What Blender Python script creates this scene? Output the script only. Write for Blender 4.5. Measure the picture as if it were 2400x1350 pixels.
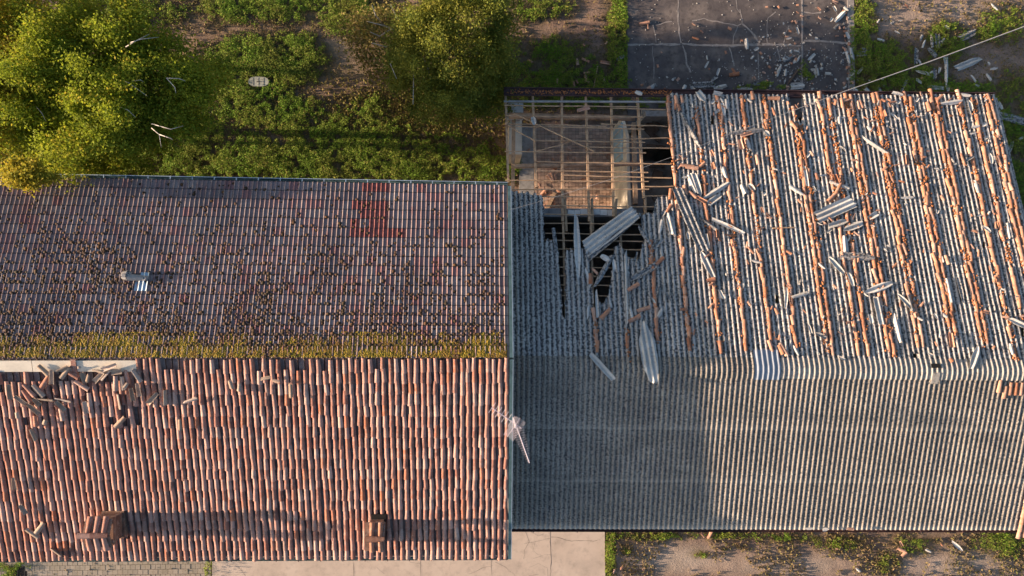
import bpy, math, random
import numpy as np
from mathutils import Vector, Matrix

for o in list(bpy.data.objects):
    bpy.data.objects.remove(o)
SC = bpy.context.scene
COL = SC.collection
R = math.radians

# ------------------------------------------------------------------ camera, sky, sun, exposure
CAM_H = 31.5
F = 1700.0            # focal length in pixels of a 2400 px wide frame
TILT = R(2.0)
cam = bpy.data.cameras.new('camera')
cam.sensor_width = 36.0
cam.lens = 36.0 * F / 2400.0
cam.clip_end = 2000.0
cam_o = bpy.data.objects.new('camera', cam)
cam_o.location = (0, 0, CAM_H)
cam_o.rotation_euler = (0, -TILT, 0)
COL.objects.link(cam_o)
SC.camera = cam_o

SUN_EL = R(10.0)
SUN_AZ = R(1.5)       # the light travels towards +X and a little towards -Y
w = bpy.data.worlds.new('World'); SC.world = w
w.use_nodes = True
nt = w.node_tree; nt.nodes.clear()
sky = nt.nodes.new('ShaderNodeTexSky'); sky.sky_type = 'NISHITA'; sky.sun_disc = False
sky.sun_elevation = SUN_EL; sky.sun_rotation = R(269); sky.air_density = 1.0; sky.dust_density = 3.5; sky.ozone_density = 2.2
bg = nt.nodes.new('ShaderNodeBackground'); bg.inputs['Strength'].default_value = 0.095
wo = nt.nodes.new('ShaderNodeOutputWorld')
nt.links.new(sky.outputs[0], bg.inputs['Color']); nt.links.new(bg.outputs[0], wo.inputs['Surface'])
sl = bpy.data.lights.new('sun', 'SUN'); sl.energy = 5.0; sl.angle = R(1.0); sl.color = (1.0, 0.745, 0.535)
so = bpy.data.objects.new('sun', sl); COL.objects.link(so)
sd = Vector((math.cos(SUN_EL) * math.cos(SUN_AZ), -math.cos(SUN_EL) * math.sin(SUN_AZ), -math.sin(SUN_EL)))
so.rotation_euler = sd.to_track_quat('-Z', 'Y').to_euler(); so.location = (-40, 0, 30)
vs = SC.view_settings
vs.view_transform = 'Standard'; vs.look = 'None'; vs.gamma = 1.0; vs.use_curve_mapping = False
vs.exposure = 1.42
SC.cycles.max_bounces = 6

# ------------------------------------------------------------------ geometry helpers
def ray(px, py):
    x = (px - 1200.0) / F; y = (675.0 - py) / F; z = -1.0
    a = -TILT
    return Vector((x * math.cos(a) + z * math.sin(a), y, -x * math.sin(a) + z * math.cos(a)))
def P(px, py, z=0.0):
    d = ray(px, py); k = (z - CAM_H) / d.z
    return Vector((d.x * k, d.y * k, z))
def toward(p):
    """pixel of a world point"""
    a = TILT
    x, y, z = p[0], p[1], p[2] - CAM_H
    xx = x * math.cos(a) + z * math.sin(a); zz = -x * math.sin(a) + z * math.cos(a)
    return (1200 + F * xx / -zz, 675 - F * y / -zz)

class Slope:
    """a roof slope between a ridge line and an eave line, both given as two pixels and a height"""
    def __init__(s, r0, r1, zr, e0, e1, ze):
        s.zr, s.ze = zr, ze
        a, b = P(r0[0], r0[1], zr), P(r1[0], r1[1], zr)
        s.rk = (b.y - a.y) / (b.x - a.x); s.rc = a.y - s.rk * a.x
        c, d = P(e0[0], e0[1], ze), P(e1[0], e1[1], ze)
        s.ek = (d.y - c.y) / (d.x - c.x); s.ec = c.y - s.ek * c.x
        xm = (a.x + b.x) / 2
        v = Vector((0, s.ye(xm) - s.yr(xm), ze - zr)); s.L = v.length
        s.down = v.normalized()
        s.n = Vector((1, 0, 0)).cross(s.down)
        if s.n.z < 0: s.n = -s.n
    def yr(s, x): return s.rk * x + s.rc
    def ye(s, x): return s.ek * x + s.ec
    def pt(s, x, t, off=0.0):
        p = Vector((x, s.yr(x) + (s.ye(x) - s.yr(x)) * t, s.zr + (s.ze - s.zr) * t))
        return p + s.n * off
    def hit(s, px, py, off=0.0):
        """world X and t on the slope that shows at a pixel"""
        z = (s.zr + s.ze) / 2
        for _ in range(30):
            p = P(px, py, z)
            t = (p.y - s.yr(p.x)) / (s.ye(p.x) - s.yr(p.x))
            z = s.zr + (s.ze - s.zr) * t + off
        return p.x, t

NL = Slope((0, 841), (1190, 839), 8.35, (0, 417), (1187, 438), 6.20)      # concrete tiles, tiled house
SL = Slope((0, 843), (1190, 841), 8.35, (0, 1309), (1187, 1304), 6.70)    # clay tiles, tiled house
NR = Slope((1200, 858), (2400, 868), 7.20, (1190, 226), (2330, 230), 4.05)  # corrugated, north
SR = Slope((1200, 862), (2400, 872), 7.20, (1200, 1237), (2385, 1240), 5.60)  # corrugated, south

def link(o): COL.objects.link(o); return o
def tag(o, label=None, cat=None, group=None, kind=None):
    if label: o['label'] = label
    if cat: o['category'] = cat
    if group: o['group'] = group
    if kind: o['kind'] = kind
    return o
def empty(name, loc, label, cat, group=None):
    o = bpy.data.objects.new(name, None); o.location = loc; o.empty_display_size = 0.2
    link(o); return tag(o, label, cat, group)

class MB:
    """collects verts and faces in world space; build() makes ONE object, its origin at the piece's centre"""
    def __init__(s): s.v = []; s.f = []; s.t = []
    def add(s, vs, fs, tint=0.0):
        k = len(s.v); s.v.extend([tuple(v) for v in vs])
        for f in fs: s.f.append(tuple(i + k for i in f)); s.t.append(tint)
    def box(s, c, ax, ay, az, tint=0.0):
        """centre and three half axes"""
        c = Vector(c); ax = Vector(ax); ay = Vector(ay); az = Vector(az)
        vs = [c + i * ax + j * ay + k * az for i in (-1, 1) for j in (-1, 1) for k in (-1, 1)]
        s.add(vs, [(0,1,3,2),(4,6,7,5),(0,4,5,1),(2,3,7,6),(0,2,6,4),(1,5,7,3)], tint)
    def bar(s, a, b, w, h, tint=0.0, up=Vector((0,0,1))):
        a = Vector(a); b = Vector(b); d = (b - a); L = d.length; d.normalize()
        side = d.cross(up)
        if side.length < 1e-4: side = Vector((1,0,0))
        side.normalize(); u = side.cross(d).normalized()
        s.box((a + b) / 2, d * L / 2, side * w / 2, u * h / 2, tint)
    def tube(s, pts, rad, seg=7, tint=0.0, cap=True):
        pts = [Vector(p) for p in pts]
        rad = rad if isinstance(rad, (list, tuple)) else [rad] * len(pts)
        k = len(s.v); vs = []
        prev = None
        for i, p in enumerate(pts):
            d = (pts[min(i + 1, len(pts) - 1)] - pts[max(i - 1, 0)]).normalized()
            if prev is None:
                u = d.orthogonal().normalized()
            else:
                u = (prev - d * prev.dot(d)).normalized()
            prev = u; v = d.cross(u)
            for j in range(seg):
                a = 2 * math.pi * j / seg
                vs.append(p + (u * math.cos(a) + v * math.sin(a)) * rad[i])
        fs = []
        for i in range(len(pts) - 1):
            for j in range(seg):
                fs.append((i*seg+j, i*seg+(j+1) % seg, (i+1)*seg+(j+1) % seg, (i+1)*seg+j))
        if cap:
            fs.append(tuple(range(seg))[::-1]); fs.append(tuple((len(pts)-1)*seg + j for j in range(seg)))
        s.add(vs, fs, tint)
    def build(s, name, mat, parent=None, smooth=False, kind=None, origin=None):
        me = bpy.data.meshes.new(name)
        V = np.array(s.v, dtype=float)
        if origin is None:
            origin = (V.min(0) + V.max(0)) / 2; origin[2] = V[:, 2].min()
        origin = Vector(origin)
        base = Vector((0, 0, 0))
        me.from_pydata((V - np.array(origin)).tolist(), [], s.f)
        if any(s.t):
            at = me.attributes.new('tint', 'FLOAT', 'FACE'); at.data.foreach_set('value', s.t)
        if smooth: me.polygons.foreach_set('use_smooth', [True] * len(me.polygons))
        me.materials.append(mat)
        o = bpy.data.objects.new(name, me); link(o)
        if parent is not None:
            o.parent = parent; base = world_loc(parent)
        o.location = origin - base
        if kind: o['kind'] = kind
        return o
def world_loc(o):
    v = Vector(o.location)
    while o.parent is not None:
        o = o.parent; v += Vector(o.location)
    return v
def np_obj(name, V, Fa, mat, tint=None, parent=None, kind=None, smooth=False):
    me = bpy.data.meshes.new(name)
    me.from_pydata(V.tolist(), [], Fa.tolist())
    if tint is not None:
        at = me.attributes.new('tint', 'FLOAT', 'FACE'); at.data.foreach_set('value', np.asarray(tint, dtype=np.float32))
    if smooth: me.polygons.foreach_set('use_smooth', np.ones(len(me.polygons), dtype=bool))
    me.materials.append(mat)
    o = bpy.data.objects.new(name, me); link(o)
    if parent is not None:
        o.parent = parent; o.location = -world_loc(parent)
    if kind: o['kind'] = kind
    return o
def place(o, loc, xa, ya, za, parent=None):
    """set loc and orientation from three unit axes"""
    m = Matrix((xa, ya, za)).transposed().to_4x4(); m.translation = Vector(loc)
    if parent is not None:
        o.parent = parent; m.translation = Vector(loc) - world_loc(parent)
    o.matrix_basis = m
    return o
def vnoise(x, y, seed=0):
    """value noise 0..1, numpy"""
    x = np.asarray(x, float); y = np.asarray(y, float)
    xi = np.floor(x).astype(int); yi = np.floor(y).astype(int); fx = x - xi; fy = y - yi
    def h(a, b):
        n = (a * 374761393 + b * 668265263 + seed * 974711) & 0x7fffffff
        n = ((n ^ (n >> 13)) * 1274126177) & 0x7fffffff
        return ((n ^ (n >> 16)) & 0xffff) / 65535.0
    fx = fx * fx * (3 - 2 * fx); fy = fy * fy * (3 - 2 * fy)
    return (h(xi, yi) * (1 - fx) + h(xi + 1, yi) * fx) * (1 - fy) + (h(xi, yi + 1) * (1 - fx) + h(xi + 1, yi + 1) * fx) * fy
def fbm(x, y, seed=0):
    return (vnoise(x, y, seed) + .5 * vnoise(x * 2.1, y * 2.1, seed + 1) + .25 * vnoise(x * 4.3, y * 4.3, seed + 2)) / 1.75

# ------------------------------------------------------------------ materials
class NT:
    def __init__(s, name):
        s.m = bpy.data.materials.new(name); s.m.use_nodes = True
        s.t = s.m.node_tree; s.t.nodes.clear()
        s.out = s.t.nodes.new('ShaderNodeOutputMaterial')
        s.pos = s.t.nodes.new('ShaderNodeNewGeometry').outputs['Position']
    def n(s, typ, **kw):
        nd = s.t.nodes.new(typ)
        for k, v in kw.items():
            if k in nd.bl_rna.properties.keys(): setattr(nd, k, v)
            else: s.set(nd.inputs[k.replace('_', ' ')], v)
        return nd
    def set(s, inp, v):
        if isinstance(v, bpy.types.NodeSocket): s.t.links.new(v, inp)
        else: inp.default_value = v
    def noise(s, scale, detail=3.0, rough=.6, vec=None, stretch=None):
        v = vec or s.pos
        if stretch:
            mp = s.n('ShaderNodeMapping'); s.set(mp.inputs['Vector'], v); mp.inputs['Scale'].default_value = stretch; v = mp.outputs[0]
        nd = s.n('ShaderNodeTexNoise'); s.set(nd.inputs['Vector'], v)
        nd.inputs['Scale'].default_value = scale; nd.inputs['Detail'].default_value = detail; nd.inputs['Roughness'].default_value = rough
        return nd.outputs['Fac']
    def ramp(s, fac, stops, interp='LINEAR'):
        r = s.n('ShaderNodeValToRGB'); s.set(r.inputs[0], fac); cr = r.color_ramp; cr.interpolation = interp
        while len(cr.elements) > 1: cr.elements.remove(cr.elements[-1])
        for i, (p, c) in enumerate(stops):
            if not isinstance(c, (tuple, list)): c = (c, c, c)
            e = cr.elements[0] if i == 0 else cr.elements.new(p)
            e.position = p; e.color = (*c[:3], 1)
        return r.outputs[0]
    def mix(s, a, b, fac, mode='MIX'):
        m = s.n('ShaderNodeMix', data_type='RGBA', blend_type=mode)
        s.set(m.inputs[0], fac)
        for i, v in ((6, a), (7, b)):
            if isinstance(v, (tuple, list)): v = (*v[:3], 1)
            s.set(m.inputs[i], v)
        return m.outputs[2]
    def math(s, op, a, b=0.0):
        m = s.n('ShaderNodeMath', operation=op); s.set(m.inputs[0], a); s.set(m.inputs[1], b); return m.outputs[0]
    def tint(s):
        a = s.n('ShaderNodeAttribute', attribute_name='tint').outputs['Fac']
        r = s.n('ShaderNodeObjectInfo').outputs['Random']
        return s.math('FRACT', s.math('ADD', a, r))
    def fin(s, col, rough=.9, bump=None, bstr=.4, bdist=.01, trans=None, spec=.2, metal=0.0):
        b = s.n('ShaderNodeBsdfPrincipled'); s.set(b.inputs['Base Color'], col if not isinstance(col, tuple) else (*col, 1))
        s.set(b.inputs['Roughness'], rough); b.inputs['Specular IOR Level'].default_value = spec; b.inputs['Metallic'].default_value = metal
        if bump is not None:
            bn = s.n('ShaderNodeBump'); s.set(bn.inputs['Height'], bump); bn.inputs['Strength'].default_value = bstr; bn.inputs['Distance'].default_value = bdist
            s.set(b.inputs['Normal'], bn.outputs[0])
        o = b.outputs[0]
        if trans:
            tr = s.n('ShaderNodeBsdfTranslucent'); s.set(tr.inputs['Color'], col)
            mx = s.n('ShaderNodeMixShader'); mx.inputs[0].default_value = trans
            s.t.links.new(o, mx.inputs[1]); s.t.links.new(tr.outputs[0], mx.inputs[2]); o = mx.outputs[0]
        s.t.links.new(o, s.out.inputs['Surface']); return s.m

def clay_mat(name, stops, dark=.55, lichen=.5, moss=0.0):
    k = NT(name)
    c = k.ramp(k.tint(), stops)
    blot = k.noise(3.0, 4.0)
    c = k.mix(c, (.10, .06, .05), k.math('MULTIPLY', k.ramp(blot, [(.45, 0.0), (.72, 1.0)]), dark))
    c = k.mix(c, (.50, .42, .36), k.math('MULTIPLY', k.ramp(k.noise(7.0, 3.0), [(.52, 0.0), (.75, 1.0)]), .45))
    sp = k.ramp(k.noise(38.0, 2.0), [(.62, 0.0), (.70, 1.0)])
    c = k.mix(c, (.035, .025, .022), k.math('MULTIPLY', sp, lichen))
    sp2 = k.ramp(k.noise(26.0, 1.0), [(.70, 0.0), (.74, 1.0)])
    c = k.mix(c, (.62, .60, .56), k.math('MULTIPLY', sp2, .7))
    return k.fin(c, .9, k.noise(60.0, 3.0), .5, .006)

M_CLAY = clay_mat('old_clay', [(0, (.47, .225, .165)), (.16, (.55, .32, .255)), (.3, (.36, .15, .105)), (.44, (.59, .365, .295)),
                               (.58, (.43, .19, .135)), (.68, (.60, .41, .335)), (.78, (.23, .10, .075)), (.88, (.50, .26, .195)), (.95, (.47, .17, .09)), (1, (.44, .22, .16))], .45, .4)
M_CLAY_LOOSE = clay_mat('loose_clay', [(0, (.46, .20, .115)), (.2, (.60, .37, .27)), (.4, (.38, .15, .075)), (.55, (.62, .40, .30)), (.7, (.42, .19, .11)), (.85, (.55, .29, .19)), (1, (.50, .24, .14))], .6, .45)
M_CLAY_INSIDE = clay_mat('pale_clay', [(0, (.40, .30, .22)), (.3, (.52, .40, .31)), (.6, (.34, .24, .17)), (.8, (.58, .47, .40)), (1, (.42, .28, .2))], .5, .3)
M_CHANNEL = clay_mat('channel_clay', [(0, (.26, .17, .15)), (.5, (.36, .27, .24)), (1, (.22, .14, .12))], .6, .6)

def m_concrete_tile():
    k = NT('concrete_tile'); t = k.tint()
    c = k.ramp(t, [(0, (.28, .205, .205)), (.25, (.34, .27, .265)), (.45, (.25, .19, .19)), (.62, (.37, .30, .285)), (.8, (.32, .16, .155)), (.93, (.40, .33, .31)), (1, (.27, .20, .20))])
    c = k.mix(c, (.29, .115, .11), k.math('MULTIPLY', k.ramp(k.noise(2.4, 3.0, stretch=(2.2, .8, 1)), [(.52, 0.0), (.68, 1.0)]), .55))
    c = k.mix(c, (.09, .075, .08), k.math('MULTIPLY', k.ramp(k.noise(24.0, 3.0), [(.52, 0.0), (.66, 1.0)]), .6))
    # broad darker patches set by coarse noise
    c = k.mix(c, (.07, .065, .075), k.math('MULTIPLY', k.ramp(k.noise(.55, 3.0), [(.42, 0.0), (.70, 1.0)]), .4))
    return k.fin(c, .92, k.noise(70.0, 2.0), .35, .004)
M_CTILE = m_concrete_tile()
M_TILE_EDGE = None
def m_plain(name, col, var=.25, sc=6.0, rough=.85, metal=0.0, bump=True, spec=.25):
    k = NT(name)
    d = tuple(x * (1 - var * 1.6) for x in col); l = tuple(min(1, x * (1 + var)) for x in col)
    c = k.ramp(k.noise(sc, 4.0), [(.3, d), (.5, col), (.7, l)])
    c = k.mix(c, tuple(x * .35 for x in col), k.math('MULTIPLY', k.ramp(k.noise(sc * 4.3, 2.0), [(.6, 0.0), (.72, 1.0)]), .5 * min(1, var * 3)))
    return k.fin(c, rough, k.noise(sc * 12, 2.0) if bump else None, .3, .004, spec=spec, metal=metal)
M_REDTILE = m_plain('red_concrete_tile', (.27, .10, .09), .35, 8)

def m_fibre(name, base, dark, speck, spscale=17.0, thr=.5, wave=0.0):
    k = NT(name); t = k.tint()
    c = k.mix(base, dark, k.ramp(k.noise(1.3, 4.0, stretch=(1, .45, 1)), [(.38, 0.0), (.68, 1.0)]))
    c = k.mix(c, tuple(x * .72 for x in base), k.math('MULTIPLY', k.ramp(t, [(0, 0.0), (1, 1.0)]), .8))
    c = k.mix(c, tuple(x * .5 for x in base), k.math('MULTIPLY', k.ramp(k.noise(.45, 3.0, stretch=(1, 2.2, 1)), [(.45, 0.0), (.62, 1.0)]), .6))
    c = k.mix(c, (.40, .28, .19), k.math('MULTIPLY', k.ramp(k.noise(11.0, 3.0), [(.5, 0.0), (.7, 1.0)]), .35))
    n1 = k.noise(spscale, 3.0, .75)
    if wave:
        # valleys darkened: gathered lichen and silt plus painted-in recess shade
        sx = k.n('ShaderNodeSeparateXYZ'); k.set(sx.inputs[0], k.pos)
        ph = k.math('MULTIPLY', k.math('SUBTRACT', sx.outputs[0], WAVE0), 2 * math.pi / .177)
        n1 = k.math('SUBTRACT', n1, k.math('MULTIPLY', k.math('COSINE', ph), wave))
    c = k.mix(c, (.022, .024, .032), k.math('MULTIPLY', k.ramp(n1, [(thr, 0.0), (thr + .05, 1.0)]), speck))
    c = k.mix(c, tuple(min(1, x * 1.45) for x in base), k.math('MULTIPLY', k.n('ShaderNodeAttribute', attribute_name='clean').outputs['Fac'], .75))
    n2 = k.noise(spscale * 2.6, 2.0, .6)
    c = k.mix(c, (.70, .69, .64), k.math('MULTIPLY', k.ramp(n2, [(.58, 0.0), (.64, 1.0)]), .45))
    return k.fin(c, .92, n1, .4, .008)
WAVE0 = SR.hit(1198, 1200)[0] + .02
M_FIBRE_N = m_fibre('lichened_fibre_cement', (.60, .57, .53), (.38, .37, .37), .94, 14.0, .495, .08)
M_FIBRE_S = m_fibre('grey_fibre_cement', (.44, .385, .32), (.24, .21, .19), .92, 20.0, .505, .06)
M_FIBRE_CAP = m_fibre('ridge_fibre_cement', (.54, .50, .44), (.34, .32, .30), .8, 20.0, .56, .05)
M_FIBRE_CLEAN = m_fibre('clean_fibre_cement', (.70, .68, .64), (.50, .50, .50), .5, 11.0, .60)
M_FIBRE_DIRTY = m_fibre('stained_fibre_cement', (.40, .40, .40), (.25, .25, .26), .9, 14.0, .5)
M_RIDGE_NEW = m_plain('translucent_ridge', (.30, .34, .40), .12, 5)
M_WOOD = m_plain('weathered_wood', (.46, .31, .195), .25, 5)
M_LOG = m_plain('log_wood', (.44, .30, .20), .3, 3)
M_WOOD_DARK = m_plain('dark_wood', (.12, .085, .065), .3, 5)
M_GUTTER_BROWN = m_plain('brown_gutter', (.085, .05, .05), .3, 4, .55, .2)
M_GUTTER_TEAL = m_plain('teal_gutter', (.10, .17, .18), .25, 4, .5, .3)
M_FLASH = m_plain('pale_flashing', (.45, .56, .66), .15, 5, .45, .4)
M_PLASTER = m_plain('cream_plaster', (.78, .70, .57), .12, 2)
M_WHITE = m_plain('whitewash', (.66, .64, .60), .12, 4)
M_CEMENT = m_plain('grey_cement', (.33, .32, .31), .2, 5)
M_DARKFLOOR = m_plain('dusty_floor', (.30, .26, .22), .3, 3)
M_BRICK = clay_mat('chimney_brick', [(0, (.26, .14, .095)), (.3, (.34, .20, .14)), (.6, (.20, .11, .075)), (1, (.30, .17, .12))], .8, .6)
M_DOOR = m_plain('pale_blue_paint', (.42, .58, .66), .1, 5, .6)
M_METAL = m_plain('aerial_metal', (.62, .56, .62), .1, 9, .5, .1, False)
M_CABLE = m_plain('cable_sheath', (.30, .30, .31), .1, 9, .6, 0, False)
M_DARK_OPENING = m_plain('dark_opening', (.02, .018, .018), .2, 5)  # near-black colour that paints in the darkness inside openings
M_GRATE = m_plain('cast_iron', (.07, .065, .06), .2, 9, .6, .4)
M_COVER = m_plain('pale_cover', (.40, .42, .36), .12, 6)
M_BARK = m_plain('pale_bark', (.55, .50, .46), .25, 6)
M_BARK_BROWN = m_plain('brown_bark', (.26, .18, .12), .25, 6)
M_RUST = m_plain('rust_debris', (.42, .17, .07), .35, 12)

def m_tinted(name, stops, trans=None, rough=.8, var=.5, sc=1.2, alt=None):
    k = NT(name)
    c = k.ramp(k.tint(), stops)
    if alt: c = k.mix(c, alt, k.math('MULTIPLY', k.ramp(k.noise(sc, 3.0), [(.42, 0.0), (.66, 1.0)]), var))
    return k.fin(c, rough, trans=trans, spec=.25)
M_TILE_EDGE = m_plain('mossy_tile_edge', (.045, .035, .032), .3, 12)  # mossy edge stain plus painted-in shade of the gap at each course
M_MOSS = m_tinted('brown_moss', [(0, (.045, .024, .016)), (.4, (.075, .04, .022)), (.7, (.03, .02, .016)), (1, (.12, .06, .028))], alt=(.05, .045, .025))
M_MOSS_GREEN = m_tinted('green_moss', [(0, (.24, .18, .02)), (.35, (.36, .26, .03)), (.7, (.13, .11, .018)), (1, (.36, .21, .03))], alt=(.16, .065, .025), var=.6, sc=2.5)
M_BIRCH = m_tinted('birch_leaf', [(0, (.21, .28, .026)), (.3, (.33, .38, .032)), (.6, (.11, .18, .02)), (.85, (.38, .38, .033)), (1, (.46, .37, .045))], trans=.45, alt=(.25, .25, .025), var=.35)
M_BIRCH_Y = m_tinted('yellowing_leaf', [(0, (.36, .31, .03)), (.4, (.46, .37, .04)), (.8, (.25, .27, .03)), (1, (.50, .34, .04))], trans=.4)
M_CYPRESS = m_tinted('cypress_leaf', [(0, (.15, .19, .03)), (.4, (.24, .26, .032)), (.8, (.10, .14, .025)), (1, (.34, .30, .045))], trans=.3, alt=(.30, .27, .035), sc=.8)
M_DRYLEAF = m_tinted('dry_leaf', [(0, (.24, .20, .06)), (.4, (.18, .18, .04)), (.8, (.30, .21, .09)), (1, (.14, .14, .03))], trans=.25)
M_GRASS = m_tinted('grass_blades', [(0, (.12, .22, .024)), (.35, (.21, .34, .035)), (.6, (.07, .14, .02)), (.85, (.30, .38, .05)), (1, (.32, .28, .08))], trans=.3, alt=(.24, .22, .05), sc=.7)
M_WEED = m_tinted('dry_weed', [(0, (.20, .14, .07)), (.4, (.13, .12, .04)), (.8, (.26, .18, .10)), (1, (.10, .11, .03))], trans=.1)

def m_ground():
    k = NT('soil')
    a = k.n('ShaderNodeAttribute', attribute_name='cover').outputs['Fac']
    b = k.n('ShaderNodeAttribute', attribute_name='bare').outputs['Fac']
    soil = k.ramp(k.noise(.9, 5.0, .65), [(.28, (.17, .11, .08)), (.5, (.27, .18, .135)), (.72, (.38, .265, .20))])
    soil = k.mix(soil, (.085, .05, .035), k.math('MULTIPLY', k.ramp(k.noise(9.0, 4.0, .7), [(.5, 0.0), (.66, 1.0)]), .55))
    pale = k.ramp(k.noise(1.6, 4.0), [(.3, (.33, .27, .225)), (.7, (.50, .405, .335))])
    pale = k.mix(pale, (.16, .12, .09), k.math('MULTIPLY', k.ramp(k.noise(24.0, 3.0), [(.58, 0.0), (.66, 1.0)]), .5))
    c = k.mix(soil, pale, b)
    gr = k.ramp(k.noise(7.0, 4.0, .7), [(.3, (.03, .05, .012)), (.5, (.06, .08, .018)), (.7, (.13, .09, .035))])
    c = k.mix(c, gr, a)
    return k.fin(c, .95, k.noise(16.0, 5.0, .7), .8, .05)
M_GROUND = m_ground()
def m_slab(name, lo, mid, hi, crackcol, crack_w=.012, sc=.35, speck=.6):
    k = NT(name)
    c = k.ramp(k.noise(.8, 5.0, .62), [(.3, lo), (.5, mid), (.72, hi)])
    c = k.mix(c, tuple(x * .55 for x in mid), k.math('MULTIPLY', k.ramp(k.noise(3.3, 5.0, .7), [(.5, 0.0), (.7, 1.0)]), speck))
    c = k.mix(c, hi, k.math('MULTIPLY', k.ramp(k.noise(34.0, 2.0), [(.62, 0.0), (.68, 1.0)]), .6))
    if crackcol:
        wv = k.n('ShaderNodeMix', data_type='VECTOR'); wv.inputs[0].default_value = .12
        k.set(wv.inputs[4], k.pos)
        nn = k.n('ShaderNodeTexNoise'); k.set(nn.inputs['Vector'], k.pos); nn.inputs['Scale'].default_value = 2.5
        k.set(wv.inputs[5], nn.outputs['Color'])
        vo = k.n('ShaderNodeTexVoronoi', feature='DISTANCE_TO_EDGE'); k.set(vo.inputs['Vector'], wv.outputs[1]); vo.inputs['Scale'].default_value = sc
        c = k.mix(c, crackcol, k.ramp(vo.outputs['Distance'], [(0, 1.0), (crack_w, 0.0)]))
    return k.fin(c, .9, k.noise(40.0, 3.0), .3, .006)
M_SLAB = m_slab('dark_slab', (.085, .075, .077), (.13, .112, .108), (.27, .225, .195), None, speck=.9)
M_SLAB_DUST = m_plain('crack_dust', (.34, .30, .27), .2, 8)
M_CONC = m_slab('pale_concrete', (.50, .41, .34), (.60, .49, .405), (.66, .55, .46), None, .006, .55, .45)
M_CRACK = m_plain('dark_crack', (.12, .10, .085), .2, 8)  # even dark colour of the apron crack ribbons
M_PAVER = m_tinted('paver_block', [(0, (.52, .36, .28)), (.3, (.58, .42, .32)), (.6, (.33, .24, .19)), (.85, (.54, .38, .28)), (1, (.44, .30, .24))], alt=(.28, .18, .14), sc=3.0, rough=.9)
M_PAVER_Y = m_tinted('yard_paver', [(0, (.36, .31, .25)), (.4, (.42, .36, .29)), (.8, (.32, .28, .23)), (1, (.40, .33, .26))], alt=(.28, .24, .17), sc=2.0, rough=.9)
M_JOINT = m_plain('joint_sand', (.13, .10, .075), .2, 9)
rng = random.Random(7)
NR_ = np.random.RandomState(5)

# ------------------------------------------------------------------ ground
def soft(px, py, cx, cy, rx, ry, p=2.2):
    return np.exp(-(np.abs((px - cx) / rx) ** p + np.abs((py - cy) / ry) ** p))
def pix_arrays(X, Y, Z=0.0):
    xx = X * math.cos(TILT) + (Z - CAM_H) * math.sin(TILT); zz = -X * math.sin(TILT) + (Z - CAM_H) * math.cos(TILT)
    return 1200 + F * xx / -zz, 675 - F * Y / -zz
G_PATCH = [  # image places where green cover is thick: cx, cy, rx, ry, weight
    (620, 150, 120, 60, 1.0), (600, 215, 100, 50, .9), (690, 130, 70, 50, .9), (640, 260, 130, 40, .8), (800, 300, 190, 32, .85), (760, 370, 420, 60, .9),
    (1000, 390, 240, 40, .85), (560, 390, 200, 40, .9), (250, 330, 300, 150, .9), (860, 260, 70, 40, .5), (820, 30, 90, 50, .7),
    (620, 15, 200, 40, .55), (300, 15, 160, 60, .5), (1280, 150, 110, 60, .55), (1330, 195, 160, 45, .85), (1450, 90, 26, 130, 1.0), (1455, 185, 30, 45, .9),
    (1260, 20, 90, 30, .5), (2055, 160, 75, 55, 1.0), (2020, 90, 32, 60, .85), (2130, 190, 90, 40, .75), (2215, 100, 42, 42, .95), (2190, 205, 260, 16, .6),
    (2340, 60, 70, 50, .45), (2370, 330, 60, 160, .5), (2385, 480, 40, 120, .7), (1428, 1300, 13, 60, 1.0), (1530, 1256, 110, 13, .62), (1700, 1252, 110, 11, .5), (1850, 1258, 90, 16, .5),
    (2140, 1275, 60, 30, .42), (2350, 1270, 90, 40, .55), (2080, 1320, 30, 30, .55), (1960, 1275, 60, 22, .45), (1640, 1300, 20, 10, .4), (1470, 1290, 14, 14, .5),
    (10, 1335, 40, 22, 1.0), (60, 1322, 26, 14, .8), (490, 1330, 10, 26, .9), (2020, 30, 30, 40, .6), (1890, 165, 26, 30, .9), (1800, 200, 50, 16, .6), (1770, 205, 160, 10, .6), (1660, 195, 40, 14, .5),
    (1500, 240, 320, 16, .8), (1280, 470, 60, 20, .3)]
def cover(px, py):
    g = np.zeros_like(px)
    for cx, cy, rx, ry, wt in G_PATCH: g = np.maximum(g, wt * soft(px, py, cx, cy, rx, ry))
    return g
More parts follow.
